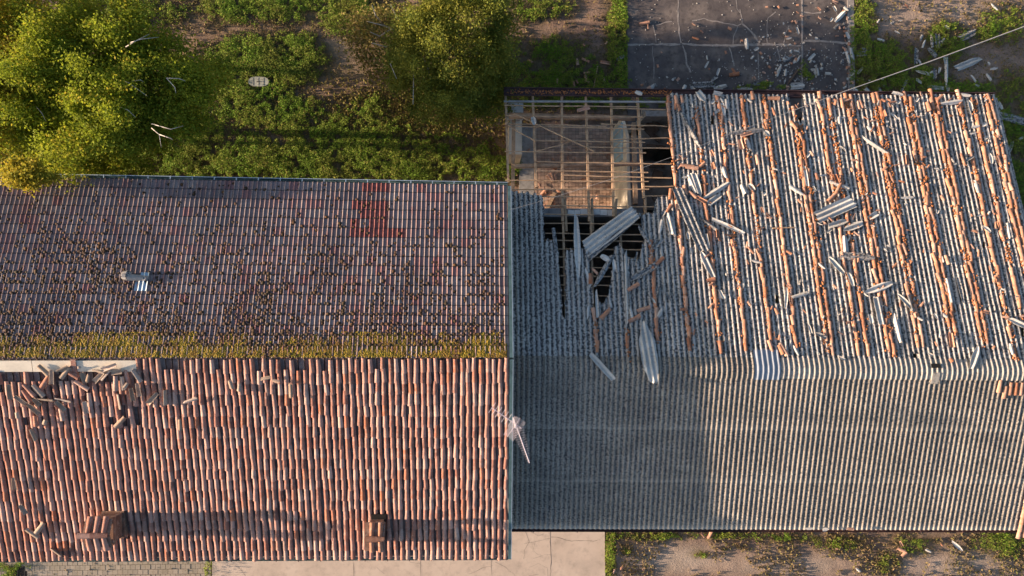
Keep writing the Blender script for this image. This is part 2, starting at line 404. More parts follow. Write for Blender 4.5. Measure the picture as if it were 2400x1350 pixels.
def make_ground():
    # one sheet: fine where the photograph looks, coarse out to the horizon
    xs = np.concatenate([[-900, -300, -120, -60], np.arange(-24, 26.01, .16), [60, 120, 300, 900]])
    ys = np.concatenate([[-900, -300, -120, -50], np.arange(-14.5, 14.51, .16), [50, 120, 300, 900]])
    X, Y = np.meshgrid(xs, ys)
    px, py = pix_arrays(X, Y)
    inner = (np.abs(X) < 30) & (np.abs(Y) < 16)
    Z = np.where(inner, .05 * (fbm(X * .8, Y * .8, 3) - .5) + .03 * (fbm(X * 4, Y * 4, 9) - .5) - .03, -.03)
    V = np.stack([X, Y, Z], -1).reshape(-1, 3)
    ny, nx = X.shape
    i = np.arange(ny - 1)[:, None] * nx + np.arange(nx - 1)[None, :]
    Fa = np.stack([i, i + 1, i + 1 + nx, i + nx], -1).reshape(-1, 4)
    o = np_obj('ground', V, Fa, M_GROUND, kind='structure', smooth=True)
    c = cover(px, py) + .28 * soft(px, py, 800, 120, 460, 140, 4) + .55 * (fbm(X * 1.3, Y * 1.3, 21) - .5)
    c = np.where(inner, np.clip(c * 1.1, 0, 1), .5) * (.5 + .5 * vnoise(X * 5, Y * 5, 4))
    b = np.clip(1.1 * soft(px, py, 1560, 1310, 130, 40) + .8 * soft(px, py, 1850, 1330, 150, 40) + .9 * soft(px, py, 2250, 1330, 160, 40) + .5 * soft(px, py, 780, 120, 50, 60)
                + .7 * soft(px, py, 2200, 30, 260, 50) + .45 * soft(px, py, 2300, 170, 120, 60) + .3 * (fbm(X, Y, 33) - .5), 0, 1)
    for nm, a in (('cover', c), ('bare', b)):
        at = o.data.attributes.new(nm, 'FLOAT', 'POINT'); at.data.foreach_set('value', np.clip(a, 0, 1).reshape(-1).astype(np.float32))
    return o
make_ground()

def sheet_poly(name, pts, z0, z1, mat, kind='structure', parent=None, build=True):
    m = MB(); n = len(pts)
    vs = [(p[0], p[1], z1) for p in pts] + [(p[0], p[1], z0) for p in pts]
    fs = [tuple(range(n))] + [(i, i + n, (i + 1) % n + n, (i + 1) % n) for i in range(n)]
    m.add(vs, fs)
    o = m.build(name, mat, parent, kind=kind)
    # outward faces
    import bmesh
    bm = bmesh.new(); bm.from_mesh(o.data); bmesh.ops.recalc_face_normals(bm, faces=bm.faces); bm.to_mesh(o.data); bm.free()
    return o
def G(px, py, z=0.0): return P(px, py, z)
# dark yard slab behind the barn, two bays with a seam
slab = sheet_poly('yard_slab', [G(1466, -60), G(1472, 330), G(1878, 330), G(1878, -60)], -.15, .03, M_SLAB)
slab2 = sheet_poly('side_slab', [G(1881.5, -60), G(1881.5, 330), G(1995, 330), G(1988, -60)], -.15, .028, M_SLAB)
def ribbon(m, pts, w, z, jit=.3):
    pts2 = []
    for a, b in zip(pts[:-1], pts[1:]):
        n = max(1, int((b - a).length / .18))
        for i in range(n): pts2.append(a.lerp(b, i / n))
    pts2.append(pts[-1])
    L = []
    for i, p in enumerate(pts2):
        d = (pts2[min(i + 1, len(pts2) - 1)] - pts2[max(i - 1, 0)]).normalized()
        s = Vector((-d.y, d.x, 0)); ww = w * rng.uniform(.5, 1.3) / 2; q = p + s * rng.uniform(-jit, jit) * .08
        q.z = z
        L += [q + s * ww, q - s * ww]
    m.add(L, [(2*i, 2*i+1, 2*i+3, 2*i+2) for i in range(len(pts2) - 1)])
def cracks(name, lines, z, mat, parent=None):
    m = MB()
    for w_, pl in lines: ribbon(m, [G(x, y, z) for x, y in pl], w_, z)
    o = m.build(name, mat, parent, kind='stuff'); return o
dust = [(.10, [(1468, 104), (1540, 104), (1600, 103), (1660, 106), (1710, 107), (1780, 104), (1880, 107)]), (.07, [(1590, 0), (1588, 40), (1592, 75), (1597, 104)]), (.07, [(1600, 106), (1606, 125), (1610, 150), (1618, 170)]),
        (.08, [(1708, 108), (1714, 125), (1720, 145), (1722, 155)]), (.08, [(1735, 22), (1740, 55), (1760, 72), (1775, 95), (1786, 104)]), (.05, [(1622, 48), (1650, 44), (1690, 53), (1728, 60), (1740, 56)]),
        (.04, [(1818, 27), (1800, 42), (1798, 70), (1797, 100)]), (.04, [(1850, 60), (1842, 78), (1837, 100)]), (.04, [(1776, 112), (1777, 150), (1778, 188)]), (.03, [(1529, 108), (1532, 150), (1533, 185)]),
        (.05, [(1820, 108), (1823, 122), (1828, 140)]), (.04, [(1531, 58), (1535, 75), (1538, 100)]), (.05, [(1537, 60), (1560, 53), (1575, 51)]), (.04, [(1718, 104), (1718, 85), (1730, 62)]), (.03, [(1822, 125), (1835, 112)]), (.04, [(1725, 0), (1727, 20), (1735, 30)])]
cracks('slab_cracks', dust, .034, M_SLAB_DUST)
cracks('side_slab_cracks', [(.09, [(1884, 96), (1920, 96), (1950, 99), (1985, 101)]), (.08, [(1884, 28), (1905, 31), (1925, 30)])], .032, M_SLAB_DUST)
# kerb strip along the slab's right edge and the seam filled with dust
m = MB(); m.bar(G(1880, -60, .028), G(1880, 330, .028), .08, .016); m.build('slab_joint', M_SLAB_DUST, kind='structure')
m = MB(); m.bar(G(1992, -60, .0), G(1996, 330, .0), .30, .09); m.build('kerb', M_SLAB_DUST, kind='structure')
# pale concrete apron below
ap = sheet_poly('concrete_apron', [G(498, 1200), G(498, 1420), G(1419, 1420), G(1416, 1160), G(1100, 1160)], -.15, .05, M_CONC)
ck = [(.030, [(1291, 1180), (1290, 1250), (1291, 1300), (1290, 1360)]), (.025, [(1292, 1258), (1315, 1262), (1340, 1268), (1400, 1268)]), (.02, [(1153, 1312), (1152, 1330), (1155, 1360)]), (.02, [(986, 1315), (988, 1360)]),
      (.018, [(828, 1318), (830, 1335), (829, 1360)]), (.015, [(1228, 1240), (1240, 1270), (1230, 1290), (1228, 1310)]), (.012, [(1228, 1275), (1260, 1268), (1290, 1262)]), (.012, [(1250, 1310), (1275, 1300), (1290, 1300)]),
      (.012, [(1240, 1330), (1262, 1320), (1283, 1330), (1284, 1355)]), (.012, [(1155, 1325), (1130, 1332), (1100, 1345)]), (.012, [(882, 1330), (900, 1345)]), (.012, [(1160, 1318), (1185, 1330), (1205, 1345), (1210, 1360)]), (.012, [(1262, 1345), (1240, 1350)]),
      (.01, [(1240, 1245), (1262, 1255), (1275, 1250)]), (.01, [(530, 1318), (560, 1330), (575, 1350)]), (.01, [(1255, 1272), (1250, 1290), (1262, 1300)]), (.012, [(960, 1316), (984, 1322)])]
ck = [(w_ * .7, l_) for w_, l_ in ck]
cracks('apron_cracks', ck, .054, M_CRACK)
# paved yard strip bottom left: real blocks
def pavers(name, x0, x1, y0, y1, bx, by, z, mat, parent=None, hole=None, bond=True):
    m = MB(); r = random.Random(11); j = 0; y = y0
    while y < y1:
        x = x0 - (bx / 2 if (j % 2 and bond) else 0)
        while x < x1:
            a, b = max(x, x0), min(x + bx, x1)
            if b - a > .02 and not (hole and hole(x + bx / 2, y + by / 2)):
                dz = r.uniform(-.006, .006)
                m.box(((a + b) / 2, y + by / 2, z - .03 + dz), ((b - a) / 2 - .006, 0, 0), (0, by / 2 - .006, 0), (0, 0, .03), r.random())
            x += bx
        y += by; j += 1
    return m.build(name, mat, parent, kind='stuff')
a, b = G(-30, 1420), G(496, 1290)
sheet_poly('pavement', [(a.x, a.y), (b.x, a.y), (b.x, b.y), (a.x, b.y)], -.15, .015, M_JOINT)
gr = G(43, 1342)
pavers('pavement_blocks', a.x, b.x, a.y, b.y, .21, .21, .05, M_PAVER_Y, hole=lambda x, y: abs(x - gr.x) < .38 and abs(y - gr.y) < .34, bond=True)
# iron drain grate in it
t = empty('drain_grate', (gr.x, gr.y, .02), 'black iron drain grate with narrow slots set in the paved strip', 'grate')
m = MB()
for s in (-1, 1):
    m.box((gr.x + s * .30, gr.y, .035), (.025, 0, 0), (0, .29, 0), (0, 0, .02)); m.box((gr.x, gr.y + s * .27, .036), (.275, 0, 0), (0, .02, 0), (0, 0, .018))
m.box((gr.x, gr.y, .035), (.02, 0, 0), (0, .25, 0), (0, 0, .019))
m.build('frame', M_GRATE, t)
for i in range(9):
    m = MB(); m.box((gr.x, gr.y - .22 + i * .055, .03), (.275, 0, 0), (0, .013, 0), (0, 0, .012)); m.build('bar', M_GRATE, t)
m = MB(); m.box((gr.x, gr.y, .012), (.3, 0, 0), (0, .27, 0), (0, 0, .004)); m.build('pit', M_DARK_OPENING, t)  # black plate painting in the unlit pit below the bars
# long oval hatch in the grass
c = G(608, 193)
m = MB(); ov = []
L_, W_ = .62, .29
for i in range(28):
    a_ = 2 * math.pi * i / 28
    sx = math.copysign(abs(math.cos(a_)) ** .7, math.cos(a_)); sy = math.copysign(abs(math.sin(a_)) ** .9, math.sin(a_))
    ov.append((c.x + sx * L_ * .70, c.y + sy * W_ * .72, 0))
t = empty('ground_hatch', (c.x, c.y, 0), 'pale grey oval tank hatch lying in the green weeds between the trees', 'hatch')
vs = [(x, y, .13) for x, y, _ in ov] + [(x, y, .0) for x, y, _ in ov]
m.add(vs, [tuple(range(28))] + [(i, i + 28, (i + 1) % 28 + 28, (i + 1) % 28) for i in range(28)]); m.build('lid', M_COVER, t)
m = MB(); m.tube([(c.x - .08, c.y, .135), (c.x - .04, c.y, .165), (c.x + .04, c.y, .165), (c.x + .08, c.y, .135)], .012); m.build('handle', M_GRATE, t)
m = MB()
for dx in (-.22, .0, .22): m.box((c.x + dx, c.y, .134), (.006, 0, 0), (0, .17, 0), (0, 0, .004))
m.box((c.x, c.y + .1, .133), (.3, 0, 0), (0, .005, 0), (0, 0, .003)); m.build('rib', M_CEMENT, t)

# ------------------------------------------------------------------ the tiled house
xr = SL.hit(1191, 1300)[0]          # right edge of the house
xl = NL.hit(0, 430)[0] - 2.2        # runs on past the left edge of the frame
house = empty('tiled_house', ((xl + xr) / 2, 1.0, 0), 'long house roofed with mossy concrete tiles on one slope and old clay tiles on the other', 'house')
def house_shell():
    m = MB()
    yn = NL.ye(xr) - .45; ysn = SL.ye(xr) + .45
    xa, xb = xl, xr - .12
    # walls with gable
    for x in (xa, xb - .3):
        pr = [(yn, 0), (yn, 6.05), (NL.yr(x), 8.12), (ysn, 6.5), (ysn, 0)]
        vs = [(x, y, z) for y, z in pr] + [(x + .3, y, z) for y, z in pr]
        m.add(vs, [(0, 1, 2, 3, 4), (9, 8, 7, 6, 5)] + [(i, i + 5, (i + 1) % 5 + 5, (i + 1) % 5) for i in range(5)])
    m.box(((xa + xb) / 2, yn - .15, 2.9), ((xb - xa) / 2 - .31, 0, 0), (0, .15, 0), (0, 0, 2.9)); m.box(((xa + xb) / 2, ysn + .15, 3.1), ((xb - xa) / 2 - .31, 0, 0), (0, .15, 0), (0, 0, 3.1))
    m.build('wall', M_PLASTER, house)
house_shell()
def deck(sl, x0, x1, t0, t1, off, th, mat, name, parent):
    m = MB()
    a = [sl.pt(x0, t0, off), sl.pt(x1, t0, off), sl.pt(x1, t1, off), sl.pt(x0, t1, off)]
    b = [p - sl.n * th for p in a]
    m.add(a + b, [(0, 1, 2, 3), (7, 6, 5, 4), (0, 4, 5, 1), (1, 5, 6, 2), (2, 6, 7, 3), (3, 7, 4, 0)])
    return m.build(name, mat, parent)
deck(NL, xl, xr - .06, .002, 1.0, -.05, .06, M_WOOD_DARK, 'roof_deck', house)
deck(SL, xl, xr - .06, .002, 1.0, -.10, .06, M_WOOD_DARK, 'roof_deck', house)

# concrete tiles: two narrow ribs each
PW = .313; NROW = 18
def ctile_geo():
    rt = [(0, .0), (.022, .028), (.034, .034), (.046, .030), (.056, .0), (.098, .0)]
    prof = [(x, z + .010) for x, z in rt] + [(x + .1565, z + .010) for x, z in rt] + [(.309, .010)]
    return prof
CPROF = ctile_geo()
def ctile_verts(L):
    vs = []
    n = len(CPROF)
    for (y, dz) in ((0, 0.0), (L - .022, .0225), (L, .024)):      # y runs down the slope, the lower end lies over the next row
        for x, z in CPROF: vs.append((x - PW / 2, y, z + dz))
    for x, z in CPROF: vs.append((x - PW / 2, L, z + .024 - .034))
    fs = []
    for i in range(n - 1):
        for q in range(3): fs.append((q*n + i, q*n + i + 1, q*n + n + i + 1, q*n + n + i))
    return vs, fs
rowL = NL.L / NROW
cv, cf = ctile_verts(rowL + .05)
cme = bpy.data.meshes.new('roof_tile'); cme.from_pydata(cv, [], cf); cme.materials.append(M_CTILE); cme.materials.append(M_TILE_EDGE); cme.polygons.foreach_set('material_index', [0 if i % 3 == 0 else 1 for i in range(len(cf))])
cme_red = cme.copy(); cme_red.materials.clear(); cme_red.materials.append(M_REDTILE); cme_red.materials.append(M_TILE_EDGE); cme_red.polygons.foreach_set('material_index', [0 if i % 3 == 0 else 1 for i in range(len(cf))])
xe, ye_, ze_ = Vector((1, 0, 0)), NL.down, NL.n
red_boxes = [(826, 470, 910, 556), (905, 533, 950, 557), (853, 428, 912, 447), (935, 533, 955, 556), (1084, 447, 1102, 470)]
cands = []; ncol = int((xr - xl) / PW) + 1
for r_ in range(NROW):
    for c_ in range(ncol):
        xc = xr - PW / 2 - c_ * PW - .02 + rng.uniform(-.004, .004)
        t_ = r_ / NROW
        p = NL.pt(xc, t_, rng.uniform(0, .004)); q = toward(p)
        qq = toward(NL.pt(xc, t_ + .5 / NROW))
        red = rng.random() < .85 and any(a[0] <= qq[0] <= a[2] and a[1] <= qq[1] <= a[3] for a in red_boxes)
        cands.append((p, q[0], red, rng.uniform(-.006, .006), rng.random()))
# the 300 nearest the lens stand as tiles of their own
order = sorted(range(len(cands)), key=lambda i: (not cands[i][2], (cands[i][0] - Vector((0, 0, CAM_H))).length if -10 < cands[i][1] else 99))
single = set(order[:298])
restm = MB(); cv_v = [Vector(v) for v in cv]
for i, (p, qx, red, ang, tn) in enumerate(cands):
    X_ = (xe + ye_ * ang).normalized(); Y_ = (ye_ - xe * ang).normalized()
    if i in single:
        o = link(bpy.data.objects.new('concrete_tile', cme_red if red else cme)); place(o, p, X_, Y_, ze_, house)
    else:
        restm.add([p + X_ * v.x + Y_ * v.y + ze_ * v.z for v in cv_v], cf, tn)
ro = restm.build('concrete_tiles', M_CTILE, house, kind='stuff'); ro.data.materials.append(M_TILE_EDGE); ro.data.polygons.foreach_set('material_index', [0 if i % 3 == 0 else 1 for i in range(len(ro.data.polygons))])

# clay tiles (coppi): covers over channels
def coppo(L=.46, r0=.060, r1=.089, seg=7, th=.015, arc=math.pi, jag=0, rr=None):
    """half-round tapering tile, along +Y, wide end at y=L; open side down"""
    vs = []
    for k, (y, r) in enumerate(((0, r0), (L, r1))):
        for rad in (r, r - th):
            for i in range(seg + 1):
                a = (math.pi - arc) / 2 + arc * i / seg
                yy = y
                if jag and rr: yy = y + (rr.uniform(-jag, jag))
                vs.append((-math.cos(a) * rad, yy, math.sin(a) * rad * .82))
    n = seg + 1; fs = []
    for i in range(seg):
        fs.append((i, i + 1, 2*n + i + 1, 2*n + i)); fs.append((n + i, 3*n + i, 3*n + i + 1, n + i + 1))
        fs.append((2*n + i, 2*n + i + 1, 3*n + i + 1, 3*n + i)); fs.append((i, n + i, n + i + 1, i + 1))
    fs += [(0, 2*n, 3*n, n), (seg, n + seg, 3*n + seg, 2*n + seg)]
    return vs, fs
kv, kf = coppo()
def mesh_of(name, v, f, mat, smooth=True):
    me = bpy.data.meshes.new(name); me.from_pydata(v, [], f); me.materials.append(mat)
    if smooth:
        me.polygons.foreach_set('use_smooth', [True] * len(me.polygons))
        try: me.set_sharp_from_angle(angle=R(50))
        except Exception: pass
    return me
kme = mesh_of('clay_tile', kv, kf, M_CLAY)
CW = .2065
crow = .385; NCR = int(SL.L / crow) + 1; crow = SL.L / NCR
ndn = SL.down
cands = []
missing_top = [(1030, 45), (1080,), ]
ncc = int((xr - xl) / CW) + 1
chm = MB()
gap_cols = set()
for c_ in range(ncc):
    xc = xr - .09 - c_ * CW + rng.uniform(-.006, .006)
    top_px = toward(SL.pt(xc, .02))
    # channel tile line beside each cover line
    if True:
        xch = xc - CW / 2; segs = 14
        for k in range(segs):
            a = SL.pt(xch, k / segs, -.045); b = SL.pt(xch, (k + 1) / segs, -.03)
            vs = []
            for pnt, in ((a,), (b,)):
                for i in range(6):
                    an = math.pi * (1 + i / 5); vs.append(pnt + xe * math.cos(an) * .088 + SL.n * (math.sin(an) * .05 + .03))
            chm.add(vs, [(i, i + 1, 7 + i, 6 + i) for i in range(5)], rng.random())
    left_gap = top_px[0] < 322
    short = (rng.random() < .07 and not left_gap) or any(abs(top_px[0] - g) < 8 for g in (386, 403, 420, 515, 610, 673))
    wob = rng.uniform(-.25, .25); ph = rng.uniform(0, 6)
    for r_ in range(NCR):
        t_ = (r_ * crow - .03 + .02 * math.sin(ph + r_)) / SL.L + rng.uniform(-.035, .035) / SL.L
        if left_gap and t_ < .062 + .02 * math.sin(c_ * 1.7): continue
        if left_gap and t_ < .26 and rng.random() < .13: continue
        if short and r_ == 0: continue
        xo = .010 * math.sin(ph + r_ * .5) + rng.uniform(-.010, .010)
        p = SL.pt(xc + xo, t_, .0)
        pc = toward(SL.pt(xc + xo, t_ + .2 / SL.L))
        # chimneys stand through the tiles
        if (246 < pc[0] < 300 and 1192 < pc[1] < 1254) or (870 < pc[0] < 905 and 1203 < pc[1] < 1265): continue
        cands.append((p, pc, rng.uniform(-.06, .06), rng.random(), rng.uniform(.93, 1.08)))
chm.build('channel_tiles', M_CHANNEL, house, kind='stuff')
order = sorted(range(len(cands)), key=lambda i: (cands[i][0] - Vector((0, 0, CAM_H))).length if cands[i][1][0] > 0 else 99)
single = set(order[:298]); restm = MB(); kvv = [Vector(v) for v in kv]
for i, (p, pc, ang, tn, sc) in enumerate(cands):
    d = (ndn - SL.n * .038).normalized(); d = (d + xe * ang).normalized()
    X_ = (xe - d * xe.dot(d)).normalized(); N_ = X_.cross(d)
    if N_.z < 0: N_ = -N_
    base = p + SL.n * .030
    if i in single:
        o = link(bpy.data.objects.new('clay_tile', kme)); place(o, base, X_ * sc, d, N_ * sc, house)
    else:
        restm.add([base + X_ * v.x * sc + d * v.y + N_ * v.z * sc for v in kvv], kf, tn)
ro = restm.build('clay_tiles', M_CLAY, house, kind='stuff', smooth=True)
try: ro.data.set_sharp_from_angle(angle=R(50))
except Exception: pass
# exposed mortar bed where the ridge tiles are gone
x0 = SL.hit(-30, 850)[0]; x1 = SL.hit(168, 850)[0]; x2 = SL.hit(181, 850)[0]; x3 = SL.hit(320, 850)[0]
for a_, b_ in ((x0, SL.hit(76, 850)[0] - .01), (SL.hit(76, 850)[0] + .01, x1), (x2, x3)):
    m = MB(); v_ = [SL.pt(a_, .004, .0), SL.pt(b_, .004, .0), SL.pt(b_, .055, .0), SL.pt(a_, .055, .0)]
    m.add([q + SL.n * .045 for q in v_] + [q - SL.n * .05 for q in v_], [(0, 1, 2, 3), (0, 4, 5, 1), (1, 5, 6, 2), (2, 6, 7, 3), (3, 7, 4, 0)]); m.build('mortar_bed', M_PLASTER, house)
m = MB(); m.bar(SL.pt(x1 + .09, -.002, .03), SL.pt(x1 + .09, .07, .03), .15, .1, up=SL.n); m.build('ridge_block', M_CLAY, house)
# gutters and verge flashing
def gutter(parent, a, b, r, mat, name='gutter', brackets=0, bm=None):
    m = MB(); d = (b - a).normalized(); side = Vector((-d.y, d.x, 0)).normalized(); vs = []
    for pnt in (a, b):
        for rad in (r, r - .008):
            for i in range(8):
                an = math.pi * (1 + i / 7); vs.append(pnt + side * math.cos(an) * rad + Vector((0, 0, 1)) * math.sin(an) * rad)
    fs = []
    for i in range(7): fs += [(i, i + 1, 17 + i, 16 + i), (8 + i, 24 + i, 25 + i, 9 + i)]
    fs += [(0, 16, 24, 8), (7, 15, 31, 23)] + [(i, 8 + i, 9 + i, i + 1) for i in range(7)] + [(16 + i, 17 + i, 25 + i, 24 + i) for i in range(7)]
    m.add(vs, fs); g = m.build(name, mat, parent)
    n = brackets
    for i in range(n):
        c_ = a.lerp(b, (i + .5) / n); m = MB(); m.bar(c_ - side * (r + .02) + Vector((0, 0, .012)), c_ + side * (r + .02) + Vector((0, 0, .012)), .03, .012)
        k_ = m.build('bracket', bm or mat, g)
    return g
a = NL.pt(xl, 1.0); b = NL.pt(xr, 1.0)
gutter(house, Vector((a.x, a.y + .08, a.z - .02)), Vector((b.x, b.y + .08, b.z - .02)), .075, M_GUTTER_TEAL, brackets=26, bm=M_FLASH)
m = MB(); m.bar(Vector((a.x, a.y + .16, a.z - .0)), Vector((b.x, b.y + .16, b.z - .0)), .018, .02); m.build('gutter_lip', M_FLASH, house)
a = SL.pt(xl, 1.0); b = SL.pt(xr, 1.0)
gutter(house, Vector((a.x, a.y - .07, a.z - .03)), Vector((b.x, b.y - .07, b.z - .03)), .065, M_GUTTER_TEAL, brackets=26, bm=M_GUTTER_BROWN)
for sl_, t1_ in ((NL, 1.0), (SL, 1.01)):
    m = MB(); m.bar(sl_.pt(xr + .045, .0, .02), sl_.pt(xr + .045, t1_, .02), .10, .10, up=sl_.n); m.build('verge_flashing', M_GUTTER_TEAL, house)
    m = MB(); m.bar(sl_.pt(xr + .108, .0, .06), sl_.pt(xr + .108, t1_, .06), .016, .03, up=sl_.n); m.build('verge_lip', M_FLASH, house)

# ------------------------------------------------------------------ moss
def ico():
    import bmesh
    bm = bmesh.new(); bmesh.ops.create_icosphere(bm, subdivisions=1, radius=1.0)
    v = np.array([x.co[:] for x in bm.verts]); f = np.array([[x.index for x in q.verts] for q in bm.faces]); bm.free(); return v, f
IV, IF = ico()
def blobs(name, centres, radii, mat, label, cat, flat=.6, parent=None):
    n = len(centres); C_ = np.array(centres); R_ = np.array(radii)
    rr = 1 + .45 * (NR_.rand(n, len(IV)) - .5)
    V = C_[:, None, :] + IV[None] * rr[..., None] * (R_[:, None, None] * np.array([1, 1, flat])[None, None, :])
    Fa = (IF[None] + (np.arange(n) * len(IV))[:, None, None]).reshape(-1, 3)
    o = np_obj(name, V.reshape(-1, 3), Fa, mat, np.repeat(NR_.rand(n), len(IF)), parent=parent, kind='stuff', smooth=True)
    if label: tag(o, label, cat)
    return o
cs, rs, cg, rg = [], [], [], []
for _ in range(95000):
    x = rng.uniform(NL.hit(0, 600)[0] - 1.0, xr - .1); t_ = rng.random()
    q = toward(NL.pt(x, t_)); px, py = q
    v = (py - 425) / 415
    dens = .02 + .30 * max(0, v - .15) ** 1.4
    nz = float(vnoise(px / 70, py / 50, 5)); dens *= .3 + 1.5 * nz
    dens += .30 * math.exp(-((px - 260) / 140) ** 2 - ((py - 600) / 85) ** 2) * nz
    if 300 < px < 352 and 630 < py < 685: continue
    band = 800 + 22 * (float(vnoise(px / 40, 3.3, 8)) - .5) * 2 + (18 if px < 170 else 0) + max(0, (px - 900) / 300) * 14
    if py > band + 8:
        continue
    if False:
        k_ = min(1, (py - band + 25) / 30)
        # moss follows the ribs' pans
        if rng.random() < .95 * k_ * (1.0 if px > 170 and px < 1080 else .6) and float(vnoise(px / 16, py / 14, 12)) > .15:
            cg.append(NL.pt(x, t_, rng.uniform(.01, .035))[:]); rg.append(rng.uniform(.022, .052)); continue
    if py > band - 95: dens += .40 * nz * (py - band + 95) / 95
    if rng.random() < dens * .44:
        # clumps sit against the ribs near a tile's lower edge
        k_ = rng.uniform(0, 1); pit = PW / 2
        xi = round((x - xr) / pit) * pit + xr - .02 - rng.choice((.0, .02, .045)); row = math.floor(t_ * NROW) + rng.choice((.12, .2, .3, .55, .8))
        cs.append(NL.pt(xi, min(.995, row / NROW), .03)[:]); rs.append(.03 + .055 * rng.random() ** 1.8 * (1.0 if py > 500 else .85))
for _ in range(36000):
    x = rng.uniform(NL.hit(0, 820)[0] - .3, xr - .1); px0 = toward(NL.pt(x, .05))[0]
    py = 837 - 58 * rng.random() ** 1.25; t_ = NL.hit(px0, py)[1]
    top = 795 + 26 * (float(vnoise(px0 / 40, 3.3, 8)) - .5) * 2 + (20 if px0 < 170 else 0) + max(0, (px0 - 900) / 300) * 16
    k_ = min(1.0, max(0.0, (py - top + 20) / 26)); 
    ribx = ((x - xr) / (PW / 2)) % 1.0
    want = float(vnoise(px0 / 9, py / 12, 12)) * .6 + float(vnoise(px0 / 30, py / 25, 14)) * .5
    if rng.random() < k_ * (1 if want > .42 else .15): cg.append(NL.pt(x, t_, .02 + .02 * want)[:]); rg.append(rng.uniform(.018, .042))
blobs('brown_moss', cs, rs, M_MOSS, 'dark brown moss cushions scattered over the concrete tiles', 'moss', .5)
blobs('ridge_moss', cg, rg, M_MOSS_GREEN, 'thick golden green moss along the upper courses below the ridge', 'moss', .7)
print('moss', len(cs), len(cg))
# bird lime marks on the tiles: small chalk rings
# ------------------------------------------------------------------ chimneys and vent of the tiled house
def tile_obj(name, p, d, n, mat_mesh, parent=None, sc=1.0):
    """a coppo with its narrow end at p, running along d, back up along n"""
    d = d.normalized(); X_ = d.cross(n).normalized(); N_ = X_.cross(d)
    if N_.dot(n) < 0: N_ = -N_
    o = link(bpy.data.objects.new(name, mat_mesh)); place(o, p, X_ * sc, d * sc, N_ * sc, parent); return o
kme_loose = mesh_of('clay_tile', kv, kf, M_CLAY_LOOSE)
kme_in = mesh_of('clay_tile', kv, kf, M_CLAY_INSIDE)
def chimney(px0, px1, py0, py1, top_dx, h, lbl, covers, steps):
    # body stands where the roof shows it; pixel box is the base at roof level
    xa, ta = SL.hit(px0, py0); xb, tb = SL.hit(px1, py1)
    base = SL.pt((xa + xb) / 2, (ta + tb) / 2)
    wx = abs(xb - xa) / 2; ya = SL.pt(xa, ta).y; yb = SL.pt(xa, tb).y; wy = abs(ya - yb) / 2
    zt = base.z + h
    t = empty('chimney', (base.x, base.y, base.z), lbl, 'chimney')
    c = Vector((base.x, (ya + yb) / 2, 0))
    m = MB(); m.box((c.x, c.y, (base.z - .5 + zt) / 2), (wx, 0, 0), (0, wy, 0), (0, 0, (zt - base.z + .5) / 2)); m.build('stack', M_BRICK, t)
    if steps:
        # brick courses that can be told apart, the top ones corbelled out
        z = base.z - .2; i = 0
        while z < zt:
            m = MB(); e = .012 + (.05 if z > zt - .22 else 0) + (.05 if z < base.z + .2 else 0)
            m.box((c.x, c.y, z + .03), (wx + e, 0, 0), (0, wy + e, 0), (0, 0, .028)); m.build('brick_course', M_BRICK, t); z += .068; i += 1
    # four little piers carry the cap
    for sx in (-1, 1):
        for sy in (-1, 1):
            m = MB(); m.box((c.x + sx * (wx - .07), c.y + sy * (wy - .07), zt + .09), (.07, 0, 0), (0, .07, 0), (0, 0, .09)); m.build('pier', M_BRICK, t)
    m = MB(); m.box((c.x, c.y, zt + .005), (wx - .14, 0, 0), (0, wy - .14, 0), (0, 0, .005)); m.build('flue', M_DARK_OPENING, t)
    # gabled cap: ridge runs east-west
    zc = zt + .18; hw = wy + .07; hx = wx + .12; rise = .20
    for s in (1, -1):
        m = MB(); e0 = Vector((c.x - hx, c.y + s * hw, zc)); e1 = Vector((c.x + hx, c.y + s * hw, zc)); r0 = Vector((c.x - hx, c.y, zc + rise)); r1 = Vector((c.x + hx, c.y, zc + rise))
        dn = Vector((0, 0, .03)); m.add([e0, e1, r1, r0, e0 - dn, e1 - dn, r1 - dn, r0 - dn], [(0, 1, 2, 3), (7, 6, 5, 4), (0, 4, 5, 1), (1, 5, 6, 2), (2, 6, 7, 3), (3, 7, 4, 0)]); m.build('cap_slab', M_BRICK, t)
        for i in range(covers):
            xx = c.x - hx + (i + .5 + (.35 if covers == 2 else .15)) * 2 * hx / (covers + .4)
            d = Vector((0, s * hw, -rise)); n_ = Vector((0, s * rise, hw)).normalized()
            tile_obj('cap_tile', Vector((xx, c.y + s * .04, zc + rise)), d, n_, kme_loose if covers == 2 else kme, t, 1.0 if covers == 2 else 1.15)
    nr_ = 1 if covers == 2 else 2
    for i in range(nr_):
        tile_obj('ridge_tile', Vector((c.x + hx * .95 - i * .40, c.y, zc + rise + .045 + .01 * i)), Vector((-1, 0, 0)), Vector((0, 0, 1)), kme_loose if covers == 2 else kme, t, 1.25 if covers == 2 else 1.15)
    return t
chimney(246, 296, 1200, 1250, 0, .85, 'large brick chimney with a gabled clay tile cap, leaning tiles round its stepped base', 3, True)
chimney(872, 903, 1215, 1266, 0, .55, 'small square chimney with two orange tiles each side of its cap ridge', 2, False)
# black slab painting in the dark hole uphill of the small chimney
xa, ta = SL.hit(871, 1202); xb, tb = SL.hit(906, 1218)
m = MB(); v_ = [SL.pt(xa, ta), SL.pt(xb, ta), SL.pt(xb, tb), SL.pt(xa, tb)]
m.add([q + SL.n * .10 for q in v_] + [q - SL.n * .06 for q in v_], [(0, 1, 2, 3), (0, 4, 5, 1), (1, 5, 6, 2), (2, 6, 7, 3), (3, 7, 4, 0)]); m.build('chimney_dark_hole', M_DARK_OPENING, house)
